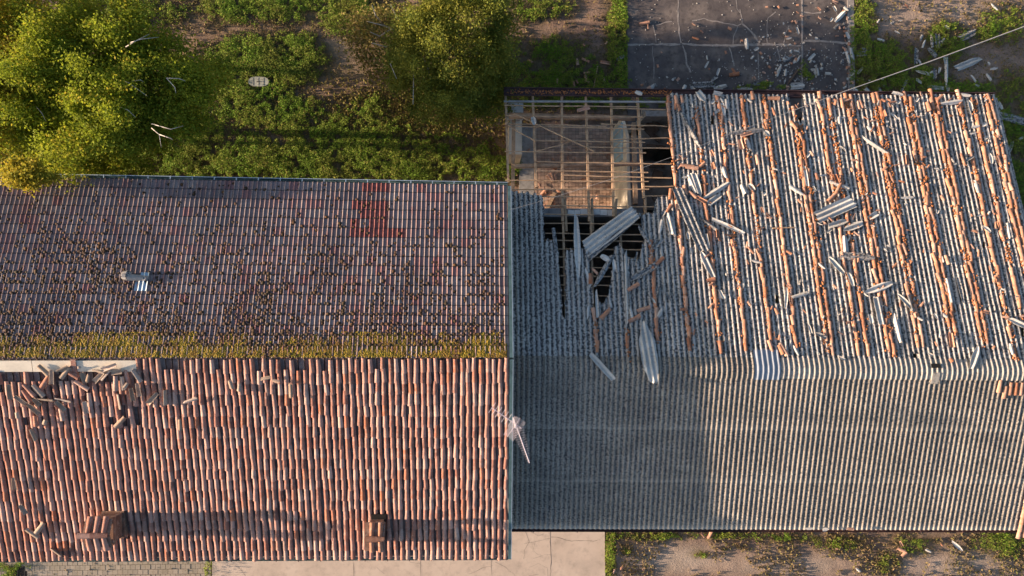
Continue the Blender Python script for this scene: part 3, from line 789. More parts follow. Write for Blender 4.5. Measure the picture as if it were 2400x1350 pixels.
# broken vent stub and its flashing on the concrete tiles
vx, vt = NL.hit(333, 652)
t = empty('vent_stack', NL.pt(vx, vt)[:], 'fallen mossy vent cowl beside its bright metal flashing on the concrete tiles', 'vent')
m = MB()
for i, (a_, b_, w_) in enumerate(((-.16, .16, .30),)):
    v_ = [NL.pt(vx + .26, vt - .022, .04), NL.pt(vx + .26, vt + .085, .04), NL.pt(vx - .22, vt + .085, .04), NL.pt(vx - .22, vt - .022, .04)]
v0, v1 = NL.hit(316, 683), NL.hit(352, 640)
nn = 13; vs = []; fs = []
for i in range(nn):
    x = v0[0] + (v1[0] - v0[0]) * i / (nn - 1); z = .055 + .018 * math.cos(i * math.pi / 2)
    vs += [NL.pt(x, v1[1] if i > 3 else (v0[1] + v1[1]) / 2, z), NL.pt(x, v0[1], z)]
for i in range(nn - 1): fs.append((2*i, 2*i+1, 2*i+3, 2*i+2))
m.add(vs, fs); m.build('flashing', M_FLASH, t)
a = NL.pt(*NL.hit(345, 652), .0); zup = Vector((0, 0, 1))
m = MB(); m.tube([a - NL.n * .02, a + Vector((-.03, 0, .22))], .085, 12); m.tube([a + Vector((-.03, 0, .16)), a + Vector((-.50, .03, .20))], [.085, .12], 10); m.build('pipe', M_CEMENT, t, smooth=False)
c0 = NL.pt(*NL.hit(304, 649), .12)
m = MB(); m.tube([c0 + Vector((.16, 0, .06)), c0 + Vector((.03, 0, .06)), c0 + Vector((-.14, .01, .06))], [.12, .17, .13], 12); m.tube([c0 + Vector((-.02, 0, .16)), c0 + Vector((-.02, 0, .24))], .06, 10); m.build('cowl', M_FIBRE_DIRTY, t)

# ------------------------------------------------------------------ the barn under corrugated sheets
bx0 = SR.hit(1198, 1200)[0] + .02
bx1 = NR.hit(2331, 230)[0]
barn = empty('sheet_roofed_barn', ((bx0 + bx1) / 2, 1.5, 0), 'barn roofed with grey corrugated sheets, its north corner stripped down to bare laths', 'barn')
PX2X = lambda px: P(px, 675, 0.0).x
wallx = P(1436, 400, 0).x                       # white cross wall
yN_wall = P(1350, 497, 5.2).y                   # back wall of the open bay
yE_wall = P(1600, 268, 4.1).y                   # outer wall of the closed rooms
yS_wall = SR.ye(5) + .40
def roof_z(x, y):
    if y > NR.yr(x): t_ = (y - NR.yr(x)) / (NR.ye(x) - NR.yr(x)); return 7.2 + (4.0 - 7.2) * t_
    t_ = (y - SR.yr(x)) / (SR.ye(x) - SR.yr(x)); return 7.2 + (5.6 - 7.2) * t_
def wall_x(name, y, xa, xb, z1, th, mat):   # wall along X
    m = MB(); m.box(((xa + xb) / 2, y, z1 / 2), (abs(xb - xa) / 2, 0, 0), (0, th / 2, 0), (0, 0, z1 / 2)); return m.build(name, mat, barn)
wall_x('back_wall', yN_wall, bx0 + .35, wallx, roof_z(3, yN_wall) - .42, .30, M_CEMENT)
wall_x('outer_wall', yE_wall + .1, wallx + .62, bx1 - .1, roof_z(8, yE_wall) - .45, .20, M_CEMENT)
wall_x('south_wall', yS_wall, bx0 + .05, bx1 - .1, roof_z(8, yS_wall) - .2, .30, M_PLASTER)
# broken white bricks on top of the back wall
xa = P(1332, 497, 5.2).x
zt = roof_z(3, yN_wall) - .42
x = P(1330, 497, zt).x; i = 0
while x < P(1434, 497, zt).x:
    L = rng.uniform(.18, .27); m = MB(); a_ = rng.uniform(-.12, .12)
    m.box((x + L / 2, yN_wall + rng.uniform(-.03, .03), zt + .045 + rng.uniform(0, .03)), (L / 2 * math.cos(a_), L / 2 * math.sin(a_), 0), (-.10 * math.sin(a_), .10, 0), (0, 0, .045), rng.random()); m.build('brick', M_WHITE, barn); x += L + .015
# east and west gable walls
for xx, yy0, yy1 in ((bx0 + .05, yS_wall + .15, yN_wall + .0), (bx1 - .25, yS_wall + .15, yE_wall - .15)):
    yr = NR.yr(xx); m = MB()
    pr = [(yy0, 0), (yy0, roof_z(xx, yy0) - .2), (yr, 6.95), (yy1, roof_z(xx, yy1) - .2), (yy1, 0)]
    m.add([(xx, y, z) for y, z in pr] + [(xx + .3, y, z) for y, z in pr], [(0, 1, 2, 3, 4), (9, 8, 7, 6, 5)] + [(i, i + 5, (i + 1) % 5 + 5, (i + 1) % 5) for i in range(5)])
    m.build('gable_wall', M_PLASTER, barn)
# white cross wall, with sloping top and a grey rendered back
y0, y1 = P(1440, 268, 2.6).y, yN_wall + .15
m = MB()
tz0, tz1 = 2.9, 3.5
pr = [(y1, 0), (y1, tz1), (y0 - .9, tz0 + .1), (y0, tz0 - .9), (y0, 0)]
m.add([(wallx, y, z) for y, z in pr] + [(wallx + .12, y, z) for y, z in pr], [(0, 1, 2, 3, 4), (9, 8, 7, 6, 5)] + [(i, i + 5, (i + 1) % 5 + 5, (i + 1) % 5) for i in range(5)]); m.build('cross_wall', M_PLASTER, barn)
m = MB(); m.box((wallx + .42, (y0 - .9 + y1) / 2, 1.45), (.28, 0, 0), (0, (y0 - .9 - y1) / 2, 0), (0, 0, 1.45)); m.build('cross_wall_core', M_CEMENT, barn)
m = MB(); m.box((wallx - .04, P(1445, 335, 2).y, 1.3), (.03, 0, 0), (0, .75, 0), (0, 0, 1.15)); d = m.build('door', M_DOOR, barn)
for k_ in (-.5, 0, .5):
    m = MB(); m.box((wallx - .08, P(1445, 335, 2).y + k_, 1.3), (.012, 0, 0), (0, .03, 0), (0, 0, 1.1)); m.build('batten', M_WHITE, d)
# floors
p0, p1 = P(1222, 540, 0), P(1436, 300, 0)
sheet_poly('patio_base', [(p0.x - .1, yN_wall), (wallx, yN_wall), (wallx, p1.y), (p0.x - .1, p1.y)], -.1, .02, M_JOINT)
pavers('patio_pavers', p0.x + .55, wallx, yN_wall, p1.y, .15, .15, .06, M_PAVER, bond=False)
sheet_poly('patio_edging', [(p0.x - .1, yN_wall), (p0.x + .54, yN_wall), (p0.x + .54, p1.y), (p0.x - .1, p1.y)], -.1, .055, M_CEMENT)
sheet_poly('barn_floor', [(wallx + .7, yE_wall - .15), (wallx + .7, yN_wall), (bx0 + .35, yN_wall - .15), (bx0 + .35, yS_wall + .15), (bx1 - .25, yS_wall + .15), (bx1 - .25, yE_wall - .15)][::-1], -.1, .05, M_DARKFLOOR)
for ya, yb in ((255, 345), (378, 492)):
    a_, b_ = P(1500, ya, 2.6), P(1500, yb, 2.6)
    m = MB(); m.box((wallx + 2.72, (a_.y + b_.y) / 2, 2.52), (2.0, 0, 0), (0, abs(a_.y - b_.y) / 2, 0), (0, 0, .08)); m.build('loft_floor', M_DARKFLOOR, barn)
# corner pillar with a stone head
for (px, py, hw, hh, z1) in ((1207, 262, .22, .22, 3.0),):
    c = P(px, py, z1); m = MB(); m.box((c.x, c.y, z1 / 2), (hw, 0, 0), (0, hw, 0), (0, 0, z1 / 2)); m.build('pillar', M_CEMENT, barn)
    m = MB(); m.box((c.x, c.y, z1 + .06), (hw + .1, 0, 0), (0, hw + .1, 0), (0, 0, .06)); m.build('pillar_head', M_WHITE, barn)
    c2 = P(1208, 318, 2.4); m = MB(); m.box((c2.x, c2.y, 1.2), (.26, 0, 0), (0, .75, 0), (0, 0, 1.2)); m.build('low_wall', M_PLASTER, barn)

# ---- rafters, laths and logs
def zz1(x, y): return (1180 + x * .2519, 180 + y * .2519)
def onroof(px, py, off): x, t_ = NR.hit(px, py, off); return NR.pt(x, t_, off)
raft = [((20, 150), (45, 975)), ((272, 165), (305, 1020)), ((542, 165), (550, 1335)), ((765, 165), (798, 1335)), ((1000, 165), (1025, 1290)), ((1245, 165), (1305, 1120))]
lower = [((570, 1115), (585, 1420)), ((822, 1115), (830, 1420)), ((1050, 1115), (1040, 1300)), ((1318, 1090), (1318, 1420))]
def rafter(a, b, off, w=.075, h=.10):
    A, B = onroof(*a, off), onroof(*b, off); m = MB(); m.bar(A, B, w, h, rng.random(), up=NR.n); return m.build('rafter', M_WOOD, barn)
for a, b in raft: rafter(zz1(*a), zz1(*b), -.16, .085)
for a, b in lower: rafter(zz1(*a), zz1(*b), -.27, .085)
# rafters seen through the torn hole and carried on under the sheets
for px in (1321, 1386, 1455, 1522): rafter((px - 2, 497), (px + 5, 760), -.20)
for px in (1590, 1665, 1740, 1862, 1950, 2040, 2130, 2220): 
    x_, _ = NR.hit(px, 300); m = MB(); m.bar(NR.pt(x_, .02, -.2), NR.pt(x_, .99, -.2), .08, .1, up=NR.n); m.build('rafter', M_WOOD, barn)
laths = [((5,262),(1250,272)), ((1000,287),(1510,300)), ((15,358),(1295,370)), ((15,432),(960,457)), ((905,437),(1530,455)), ((35,455),(1310,481)), ((295,590),(1320,605)), ((1020,580),(1530,565)),
         ((775,648),(1545,662)), ((10,688),(1325,705)), ((310,785),(1565,805)), ((312,868),(1345,888)), ((565,910),(1565,938)), ((14,958),(1350,972)), ((1300,1015),(1590,1015)), ((75,1045),(1355,1040)),
         ((320,1108),(1040,1112)), ((1305,1105),(1590,1103)), ((380,1195),(1400,1205)), ((380,1275),(840,1278)), ((1150,1272),(1400,1270))]
def pole(a, b, off, r, name='lath', mat=None):
    A, B = onroof(*a, off), onroof(*b, off); n = 5; pts = []; 
    for i in range(n + 1):
        q = A.lerp(B, i / n) + Vector((0, rng.uniform(-.012, .012), rng.uniform(-.006, .006))); pts.append(q)
    m = MB(); m.tube(pts, [r * rng.uniform(.85, 1.12) for _ in pts], 6, rng.random()); return m.build(name, mat or M_WOOD, barn, smooth=False)
for a, b in laths: pole(zz1(*a), zz1(*b), -.07, .024)
for y in (521, 545, 561, 581, 600, 624, 644, 665, 690): pole((1276, y), (1560, y + 4), -.10, .022)
for a, b in (((95, 340), (842, 690)), ((40, 455), (290, 592))): pole(zz1(*a), zz1(*b), -.02, .028)
pole(zz1(305, 685), zz1(612, 604), -.12, .022)
for a, b, r_, off in (((48, 325), (1220, 345), .115, -.55), ((70, 800), (1300, 778), .085, -.45)): 
    A, B = onroof(*zz1(*a), off), onroof(*zz1(*b), off); m = MB(); m.tube([A.lerp(B, i / 6) + Vector((0, rng.uniform(-.015, .015), 0)) for i in range(7)], [r_ * (1.05 - .03 * i) for i in range(7)], 10); m.build('log_beam', M_LOG, barn, smooth=True)
for a, b, off, w_ in (((95, 340), (85, 1045), -1.0, .14), ((1208, 350), (1225, 1100), -1.2, .16)):
    A, B = onroof(*zz1(*a), off), onroof(*zz1(*b), off); m = MB(); m.bar(A, B, w_, .16); m.build('tie_beam', M_WOOD if w_ < .15 else M_LOG, barn)
A, B = onroof(*zz1(1290, 285), -.35), onroof(*zz1(1560, 300), -.35)
# eave: gutter with debris, eave board
a = NR.pt(NR.hit(1181, 215)[0], 1.0); b = NR.pt(bx1 + .02, 1.0)
m = MB(); A = Vector((a.x, a.y + .20, 3.95)); B = Vector((b.x, b.y + .10, 3.95))
m.bar(A, B, .30, .02); m.bar(A + Vector((0, .14, .06)), B + Vector((0, .10, .06)), .025, .13); m.bar(A + Vector((0, -.14, .05)), B + Vector((0, -.10, .05)), .02, .10)
g = m.build('gutter', M_GUTTER_BROWN, barn)
m = MB(); m.bar(NR.pt(NR.hit(1181, 222)[0], .985, -.10), NR.pt(NR.hit(1572, 226)[0], .985, -.10), .07, .05, up=NR.n); m.build('eave_board', M_CEMENT, barn)
a = SR.pt(bx0, 1.0); b = SR.pt(bx1 + .1, 1.0)
gutter(barn, Vector((a.x, a.y - .08, a.z - .06)), Vector((b.x, b.y - .06, b.z - .06)), .085, M_GUTTER_BROWN, brackets=12)

# ---- corrugated sheets
WAVE = .177; AMP = .029; NW = 6
def inpoly(px, py, poly):
    c = False; j = len(poly) - 1
    for i in range(len(poly)):
        xi, yi = poly[i]; xj, yj = poly[j]
        if (yi > py) != (yj > py) and px < (xj - xi) * (py - yi) / (yj - yi + 1e-9) + xi: c = not c
        j = i
    return c
HOLE = [(1150, 150), (1566, 150), (1570, 232), (1575, 300), (1580, 380), (1583, 458), (1566, 460), (1558, 462), (1543, 462), (1534, 478), (1532, 500), (1500, 500), (1505, 530), (1510, 560), (1500, 590), (1496, 612), (1488, 600),
        (1478, 610), (1468, 600), (1463, 588), (1452, 568), (1440, 578), (1437, 612), (1432, 650), (1426, 690), (1416, 708), (1402, 722), (1393, 730), (1390, 690), (1384, 640), (1380, 590), (1366, 588), (1326, 588), (1324, 660), (1325, 750),
        (1319, 738), (1312, 640), (1308, 590), (1302, 560), (1290, 562), (1276, 565), (1274, 462), (1255, 455), (1230, 452), (1195, 450), (1150, 448)]
SMALL = [[(1666, 272), (1673, 270), (1674, 292), (1667, 292)], [(1850, 218), (1880, 218), (1882, 262), (1878, 290), (1872, 283), (1866, 262), (1858, 255), (1851, 240)], [(1818, 690), (1824, 690), (1825, 712), (1817, 712)],
         [(2140, 828), (2148, 828), (2148, 838), (2141, 838)], [(2153, 846), (2161, 846), (2160, 854), (2156, 855)], [(2304, 566), (2309, 566), (2308, 582), (2303, 580)], [(2393, 768), (2400, 768), (2400, 790), (2394, 786)],
         [(1722, 762), (1728, 757), (1726, 770)], [(1921, 410), (1926, 420), (1922, 432)], [(2236, 715), (2241, 730), (2238, 735)], [(1276, 1051), (1281, 1053), (1279, 1059), (1275, 1057)]]
def sheet(sl, x0, t0, t1, lift, mat, name='corrugated_sheet', cut=None, jit=0, fine=None, jag=None, parent=barn, nw=NW):
    ns = nw * 8 + 2; L = (t1 - t0) * sl.L
    nl = max(1, int(L / .075)) if cut else (fine or 2)
    V = []; keep = {}
    for j in range(nl + 1):
        t_ = t0 + (t1 - t0) * j / nl
        for i in range(ns + 1):
            x = x0 + (i - 1) * WAVE / 8
            z = (AMP if sl is NR else .021) * math.cos(2 * math.pi * (x - bx0) / WAVE) + lift + .014 * (j / nl)
            tt = t_
            if jag and j in (0, nl): tt += jag[i % len(jag)] / sl.L * (1 if j else 1)
            V.append(sl.pt(x, tt, z))
    n1 = ns + 1; F1 = []
    used = set()
    for j in range(nl):
        for i in range(ns):
            if cut:
                c_ = (V[j*n1+i] + V[(j+1)*n1+i+1]) / 2; q = toward(c_)
                jx = 2.2 * (float(vnoise(q[0] / 5, q[1] / 7, 3)) - .5) * 2; jy = 6 * (float(vnoise(q[0] / 6, q[1] / 9, 6)) - .5) * 2
                if any(inpoly(q[0] + jx * (.3 if pi_ else 1), q[1] + jy * (.3 if pi_ else 1), pg) for pi_, pg in enumerate(cut)): continue
            F1.append((j*n1+i, j*n1+i+1, (j+1)*n1+i+1, (j+1)*n1+i))
    if not F1: return None
    # thickness: offset copy below, rim closed along open edges
    N = len(V); V2 = V + [v - sl.n * .007 for v in V]
    edges = {}
    for f in F1:
        for k in range(4):
            e = (f[k], f[(k + 1) % 4]); edges[(min(e), max(e))] = edges.get((min(e), max(e)), []) + [e]
    F2 = F1 + [tuple(i + N for i in f[::-1]) for f in F1]
    for es in edges.values():
        if len(es) == 1: a_, b_ = es[0]; F2.append((b_, a_, a_ + N, b_ + N))
    cl_ = [0.0] * len(V2)
    if sl is SR:
        for i in range(N):
            j_ = i // n1; cl_[i] = cl_[i + N] = (1.0 if j_ == nl else .12 if j_ == nl - 1 else 0) * (1.0 if t1 > .99 else .4)
    us = sorted({i for f in F2 for i in f}); mp = {o: n for n, o in enumerate(us)}
    m = MB(); m.add([V2[i] for i in us], [tuple(mp[i] for i in f) for f in F2])
    o = m.build(name, mat, parent, smooth=True)
    if sl is SR: at = o.data.attributes.new('clean', 'FLOAT', 'POINT'); at.data.foreach_set('value', [cl_[i] for i in us])
    try: o.data.set_sharp_from_angle(angle=R(55))
    except Exception: pass
    return o
ncols = int(math.ceil((bx1 - bx0) / (NW * WAVE)))
allcut = [HOLE] + SMALL
def bbox_px(sl, x0, x1, t0, t1):
    q = [toward(sl.pt(x, t)) for x in (x0, x1) for t in (t0, t1)]
    return min(a[0] for a in q), max(a[0] for a in q), min(a[1] for a in q), max(a[1] for a in q)
NROWS = 5
for c_ in range(ncols):
    x0 = bx0 + c_ * NW * WAVE; nw = NW
    x1 = x0 + NW * WAVE
    if x1 > bx1 + .1: nw = max(1, int(round((bx1 - x0) / WAVE))); x1 = x0 + nw * WAVE
    for r_ in range(NROWS):
        t0 = r_ / NROWS + rng.uniform(-.004, .004) + .01; t1 = (r_ + 1) / NROWS + .018 + rng.uniform(-.004, .004)
        if r_ == NROWS - 1: t1 = 1.012 + rng.uniform(-.003, .003)
        b = bbox_px(NR, x0, x1, t0, t1)
        cut = [pg for pg in allcut if not (max(p[0] for p in pg) + 8 < b[0] or min(p[0] for p in pg) - 8 > b[1] or max(p[1] for p in pg) + 12 < b[2] or min(p[1] for p in pg) - 12 > b[3])]
        if cut and HOLE not in cut: cut = [[(-9, -9), (-9, -8), (-8, -8)]] + cut
        lift = .010 * (NROWS - 1 - r_) * .0 + .006 * (c_ % 2) + .004
        jag = [rng.uniform(-.02, .02) for _ in range(9)] if r_ == NROWS - 1 else None
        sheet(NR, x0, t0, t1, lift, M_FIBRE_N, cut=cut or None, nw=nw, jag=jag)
    for r_ in range(3):
        t0 = r_ / 3 + .01; t1 = (r_ + 1) / 3 + .03
        if r_ == 2: t1 = 1.005
        b = bbox_px(SR, x0, x1, t0, t1)
        cut = [pg for pg in SMALL[-1:] if (b[0] < pg[0][0] < b[1] and b[2] < pg[0][1] < b[3])]
        if cut: cut = [[(-9, -9), (-9, -8), (-8, -8)]] + cut
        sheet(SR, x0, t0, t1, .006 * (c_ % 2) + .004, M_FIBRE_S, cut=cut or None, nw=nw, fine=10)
    # ridge piece bent over both slopes; one bay is new and bluish, one is broken
    px = toward(SR.pt((x0 + x1) / 2, 0))[0]
    def ridge_cap(xa, n_w, mat, gap=False):
        m = MB(); prof = [(NR, .034, .032), (NR, .018, .040), (NR, .004, .050), (SR, .006, .052), (SR, .025, .052), (SR, .048, .046)]
        ns = n_w * 8 + 1; V = []
        for sl, t_, off in prof:
            for i in range(ns + 1):
                x = xa + i * WAVE / 8; V.append(sl.pt(x, t_, off + AMP * math.cos(2 * math.pi * (x - bx0) / WAVE)))
        n1 = ns + 1; k = len(V); V2 = V + [v - Vector((0, 0, .007)) for v in V]; F1 = []
        for j in range(len(prof) - 1):
            for i in range(ns): F1.append((j*n1+i, (j+1)*n1+i, (j+1)*n1+i+1, j*n1+i+1))
        F2 = F1 + [tuple(i + k for i in f[::-1]) for f in F1]
        for i in range(ns): F2.append((i + 1, i, i + k, i + 1 + k)); s_ = (len(prof) - 1) * n1; F2.append((s_ + i, s_ + i + 1, s_ + i + 1 + k, s_ + i + k))
        m.add(V2, F2); o = m.build('ridge_cap', mat, barn, smooth=True)
        try: o.data.set_sharp_from_angle(angle=R(55))
        except Exception: pass
    ridge_cap(x0 - .02, nw, M_FIBRE_CAP if px > 1800 else M_FIBRE_S)
# bluish new piece on the ridge, 1767..1830 px
xa = SR.hit(1768, 870)[0]; xb = SR.hit(1829, 870)[0]
m = MB(); prof = [(NR, .060, .046), (NR, .022, .056), (NR, .004, .068), (SR, .006, .070), (SR, .025, .060), (SR, .055, .052)]; V = []; ns = int((xb - xa) / WAVE * 8)
for sl, t_, off in prof:
    for i in range(ns + 1): x = xa + i * WAVE / 8; V.append(sl.pt(x, t_, off + AMP * .9 * math.cos(2 * math.pi * (x - bx0) / WAVE)))
F1 = [(j*(ns+1)+i, (j+1)*(ns+1)+i, (j+1)*(ns+1)+i+1, j*(ns+1)+i+1) for j in range(5) for i in range(ns)]
m.add(V, F1); m.build('ridge_patch', M_RIDGE_NEW, barn, smooth=True)
# flat patch and black plate painting in the dark slot of a missing ridge piece (2180..2202 px)
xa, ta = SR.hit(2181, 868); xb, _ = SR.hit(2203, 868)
m = MB(); m.bar(NR.pt((xa + xb) / 2, .018, .085), NR.pt((xa + xb) / 2, .004, .085), xb - xa, .01, up=NR.n); m.build('ridge_slot', M_DARK_OPENING, barn)
m = MB(); m.bar(SR.pt((xa + xb) / 2, .002, .09), SR.pt((xa + xb) / 2, .07, .075), (xb - xa) * .8, .01, up=SR.n); m.build('ridge_patch', M_FIBRE_CAP, barn)
# bolts with pale washers along the laps
for tt in (.30, .64, .93):
    for c_ in range(ncols * 2):
        x = bx0 + (round((c_ + .5) * 3) ) * WAVE
        if x > bx1 - .3: break
        p = SR.pt(x, tt, AMP + .014); m = MB(); m.tube([p, p + SR.n * .012], [.022, .016], 6); m.build('bolt', M_FIBRE_CLEAN, barn)
# east verge: two lines of clay tiles on the south slope, a short course below the ridge
vx = bx1 - .02
for k_, xo in enumerate((-.16, .04)):
    n = 14
    for i in range(n):
        t_ = .36 + (.665 * i / n) + (.04 if k_ else 0)
        if t_ > .985 or (k_ == 1 and i < 2): continue
        tile_obj('verge_tile', SR.pt(vx + xo + rng.uniform(-.01, .01), t_, .035), SR.down, SR.n, kme_loose, barn, 1.05)
for i in range(7):
    x_, t_ = SR.hit(2344 + i * 12.5, 889 + (14 if i in (1,) else 6 if i else 0))
    tile_obj('clay_tile', SR.pt(x_, t_, .04), SR.down + Vector((rng.uniform(-.04, .04), 0, 0)), SR.n, kme_loose, barn, 1.0)
m = MB(); m.bar(SR.pt(vx + .16, .0, .03), SR.pt(vx + .16, 1.0, .03), .05, .06, up=SR.n); m.build('verge_flashing', M_FLASH, barn)
m = MB(); m.bar(NR.pt(bx1 + .04, .0, .0), NR.pt(bx1 + .04, 1.0, .0), .09, .05, up=NR.n); m.build('verge_flashing', M_FIBRE_DIRTY, barn)
# ------------------------------------------------------------------ loose tiles and broken sheets
USED = {}
def words(n):
    if n > 29:
        t_ = n - 29
        return 'thirty-' + ['first', 'second', 'third', 'fourth', 'fifth', 'sixth', 'seventh', 'eighth', 'ninth'][t_ - 1] if t_ < 10 else 'forty-' + ['zeroth', 'first', 'second', 'third', 'fourth', 'fifth', 'sixth', 'seventh', 'eighth', 'ninth'][min(9, t_ - 10)]
    return ['first', 'second', 'third', 'fourth', 'fifth', 'sixth', 'seventh', 'eighth', 'ninth', 'tenth', 'eleventh', 'twelfth', 'thirteenth', 'fourteenth', 'fifteenth', 'sixteenth', 'seventeenth', 'eighteenth', 'nineteenth', 'twentieth',
                      'twenty-first', 'twenty-second', 'twenty-third', 'twenty-fourth', 'twenty-fifth', 'twenty-sixth', 'twenty-seventh', 'twenty-eighth', 'twenty-ninth', 'thirtieth'][n]
pending = []     # (object, base label, px, py) - made unique at the end
LINES = []       # tile lines: bottom px

def frame_on(sl, a, b, off):
    """frame on a slope (or the ground when sl is None) along the pixel segment a-b"""
    if sl is None:
        A, B = P(a[0], a[1], off), P(b[0], b[1], off); n = Vector((0, 0, 1))
    else:
        xa, ta = sl.hit(a[0], a[1], off); xb, tb = sl.hit(b[0], b[1], off); A, B = sl.pt(xa, ta, off), sl.pt(xb, tb, off); n = sl.n
    return A, B, n
def wpp(p): return (CAM_H - p.z) / F
def shard(name, sl, a, b, wpx, mat, label, cat, group, off=.055, rr=None, flat=False, jag=.12, curl=None, tiltn=.06, leaf=0):
    """a piece of corrugated sheet lying along a-b (pixels); wpx its width in pixels"""
    rr = rr or rng
    A, B, n = frame_on(sl, a, b, off); d = B - A; L = d.length
    if L < .02: return None
    d.normalize(); W = wpx * wpp(A); side = n.cross(d).normalized(); N_ = d.cross(side)
    N_ = (n + side * rr.uniform(-tiltn, tiltn) + d * rr.uniform(-tiltn, tiltn) * .5).normalized(); side = N_.cross(d).normalized(); d = side.cross(N_).normalized()
    ny = max(3, min(36, int(W / WAVE * 8))); nx = max(4, min(14, int(L / .12)))
    s0, s1 = rr.uniform(-jag, jag) * 1.2, rr.uniform(-jag, jag) * 1.2; ph = rr.choice((0, math.pi)) if W < WAVE * 1.4 else rr.uniform(0, 6)
    taper0, taper1 = rr.uniform(.35, 1), rr.uniform(.35, 1)
    if leaf: taper0, taper1 = .12, .5
    elif W > .4: taper0, taper1 = rr.uniform(.8, 1), rr.uniform(.8, 1)
    V = []
    e0 = [rr.uniform(-1, 1) * jag * W * .6 for _ in range(ny + 1)]; e1 = [rr.uniform(-1, 1) * jag * W * .6 for _ in range(ny + 1)]
    for i in range(nx + 1):
        u = i / nx; tp = (taper0 + (1 - taper0) * min(1, u * 3)) * (taper1 + (1 - taper1) * min(1, (1 - u) * 3)); wob = rr.uniform(-.04, .04)
        for j in range(ny + 1):
            v = j / ny - .5; y = v * W * (tp + wob * (abs(v) > .4))
            x = (u - .5) * L + (e0[j] + s0 * v * L * .6) * (1 - u) ** 3 + (e1[j] + s1 * v * L * .6) * u ** 3
            z = 0 if flat else AMP * math.cos(2 * math.pi * y / WAVE + ph)
            if W < WAVE * .9 and not flat: z = .030 * (1 - (2 * y / max(W, .05)) ** 2) if ph == 0 else .030 * (2 * y / max(W, .05)) ** 2
            V.append((x, y, z))
    n1 = ny + 1; k = len(V); V2 = V + [(x, y, z - .008) for x, y, z in V]
    F1 = [(i*n1+j, (i+1)*n1+j, (i+1)*n1+j+1, i*n1+j+1) for i in range(nx) for j in range(ny)]
    F2 = F1 + [tuple(q + k for q in f[::-1]) for f in F1]
    for j in range(ny): F2.append((j, j + 1, j + 1 + k, j + k)); s_ = nx * n1; F2.append((s_ + j + 1, s_ + j, s_ + j + k, s_ + j + 1 + k))
    for i in range(nx): F2.append(((i+1)*n1, i*n1, i*n1 + k, (i+1)*n1 + k)); F2.append((i*n1 + ny, (i+1)*n1 + ny, (i+1)*n1 + ny + k, i*n1 + ny + k))
    me = mesh_of(name, V2, F2, mat); o = link(bpy.data.objects.new(name, me)); place(o, (A + B) / 2, d, side, N_)
    tag(o, None, cat, group); pending.append((o, label, (a[0] + b[0]) / 2, (a[1] + b[1]) / 2)); return o
def loose_tile(sl, a, b, label, group, mat=None, concave=False, edge=False, off=.10, roll=None, part=1.0, name='loose_roof_tile', wpx=None, cat='roof tile'):
    A, B, n = frame_on(sl, a, b, off); d = B - A; L = max(.08, d.length); d.normalize()
    L = min(L, .50)
    side = n.cross(d).normalized()
    rl = roll if roll is not None else rng.uniform(-.25, .25)
    if edge: rl = 1.2 * rng.choice((-1, 1))
    N_ = n * (-1 if concave else 1)
    N_ = (N_ * math.cos(rl) + side * math.sin(rl)).normalized()
    X_ = d.cross(N_).normalized()
    arc = math.pi * (rng.uniform(.45, .75) if part < 1 else 1.0)
    r1 = .083 if wpx is None else max(.03, wpx * wpp(A) / 2)
    v, f = coppo(L, r1 * .8, r1, 7, .012, arc, jag=(.05 * L / .4 if part < 1 else 0), rr=rng)
    me = mesh_of(name, v, f, mat or M_CLAY_LOOSE); o = link(bpy.data.objects.new(name, me))
    pos = A + n * (.075 if concave else 0.0)
    # a reversed frame keeps the mesh right-handed
    place(o, pos, X_, d, N_); 
    tag(o, None, cat, group); pending.append((o, label, (a[0] + b[0]) / 2, (a[1] + b[1]) / 2)); return o

# -- slipped tiles at the top left of the clay slope
def z3(x, y): return (x / 6.0, 840 + y / 6.0)
SLIP = [((540,90),(690,230),0), ((690,230),(590,400),0), ((800,160),(965,85),2), ((985,110),(860,265),0), ((975,190),(1110,265),0), ((1050,305),(1260,435),0), ((740,150),(740,350),1), ((1160,180),(1220,330),1),
        ((1310,140),(1480,185),2), ((1460,185),(1330,315),1), ((1560,155),(1440,290),2), ((1640,70),(1420,150),1), ((1570,190),(1715,165),1), ((1860,150),(1980,320),2), ((1625,230),(1630,470),0), ((1710,240),(1740,430),0),
        ((1850,400),(1890,580),1), ((1940,330),(1975,520),1), ((2220,475),(2070,640),1), ((1665,490),(1710,710),2), ((330,350),(490,520),0), ((460,360),(640,555),0), ((320,430),(435,600),0), ((480,540),(585,640),1),
        ((220,510),(380,625),1), ((400,620),(570,760),1), ((525,550),(780,570),2), ((780,545),(1010,590),2), ((800,580),(930,710),1), ((135,350),(165,560),1), ((1200,590),(1235,760),1), ((430,980),(505,1140),2),
        ((490,790),(510,940),0), ((1760,815),(1625,960),0), ((850,690),(890,860),0), ((2315,430),(2325,640),2)]
for i, (a, b, k_) in enumerate(SLIP):
    nm = ('slipped clay tile lying on its back', 'upturned slipped clay tile showing its hollow', 'slipped clay tile tipped on edge')[0 if k_ == 0 else k_]
    nm = 'slipped half-round clay tile' if k_ == 0 else nm
    loose_tile(SL, z3(*a), z3(*b), nm, 'slipped clay tiles on the tiled house', mat=M_CLAY_INSIDE if (k_ or i % 3 == 0) else M_CLAY, concave=(k_ == 1), edge=(k_ == 2), off=.085 + (i % 3) * .015)
for a, b in (((1255,210),(1230,310)), ((1800,330),(1750,400)), ((645,850),(630,910)), ((240,740),(260,820)), ((1110,90),(1125,120))):
    loose_tile(SL, z3(*a), z3(*b), 'small broken shard of clay tile', 'slipped clay tiles on the tiled house', mat=M_CLAY_INSIDE, part=.5, off=.12, name='tile_shard', cat='tile shard')
def zb(x, y): return (x / 5.4, 1100 + y / 5.4)
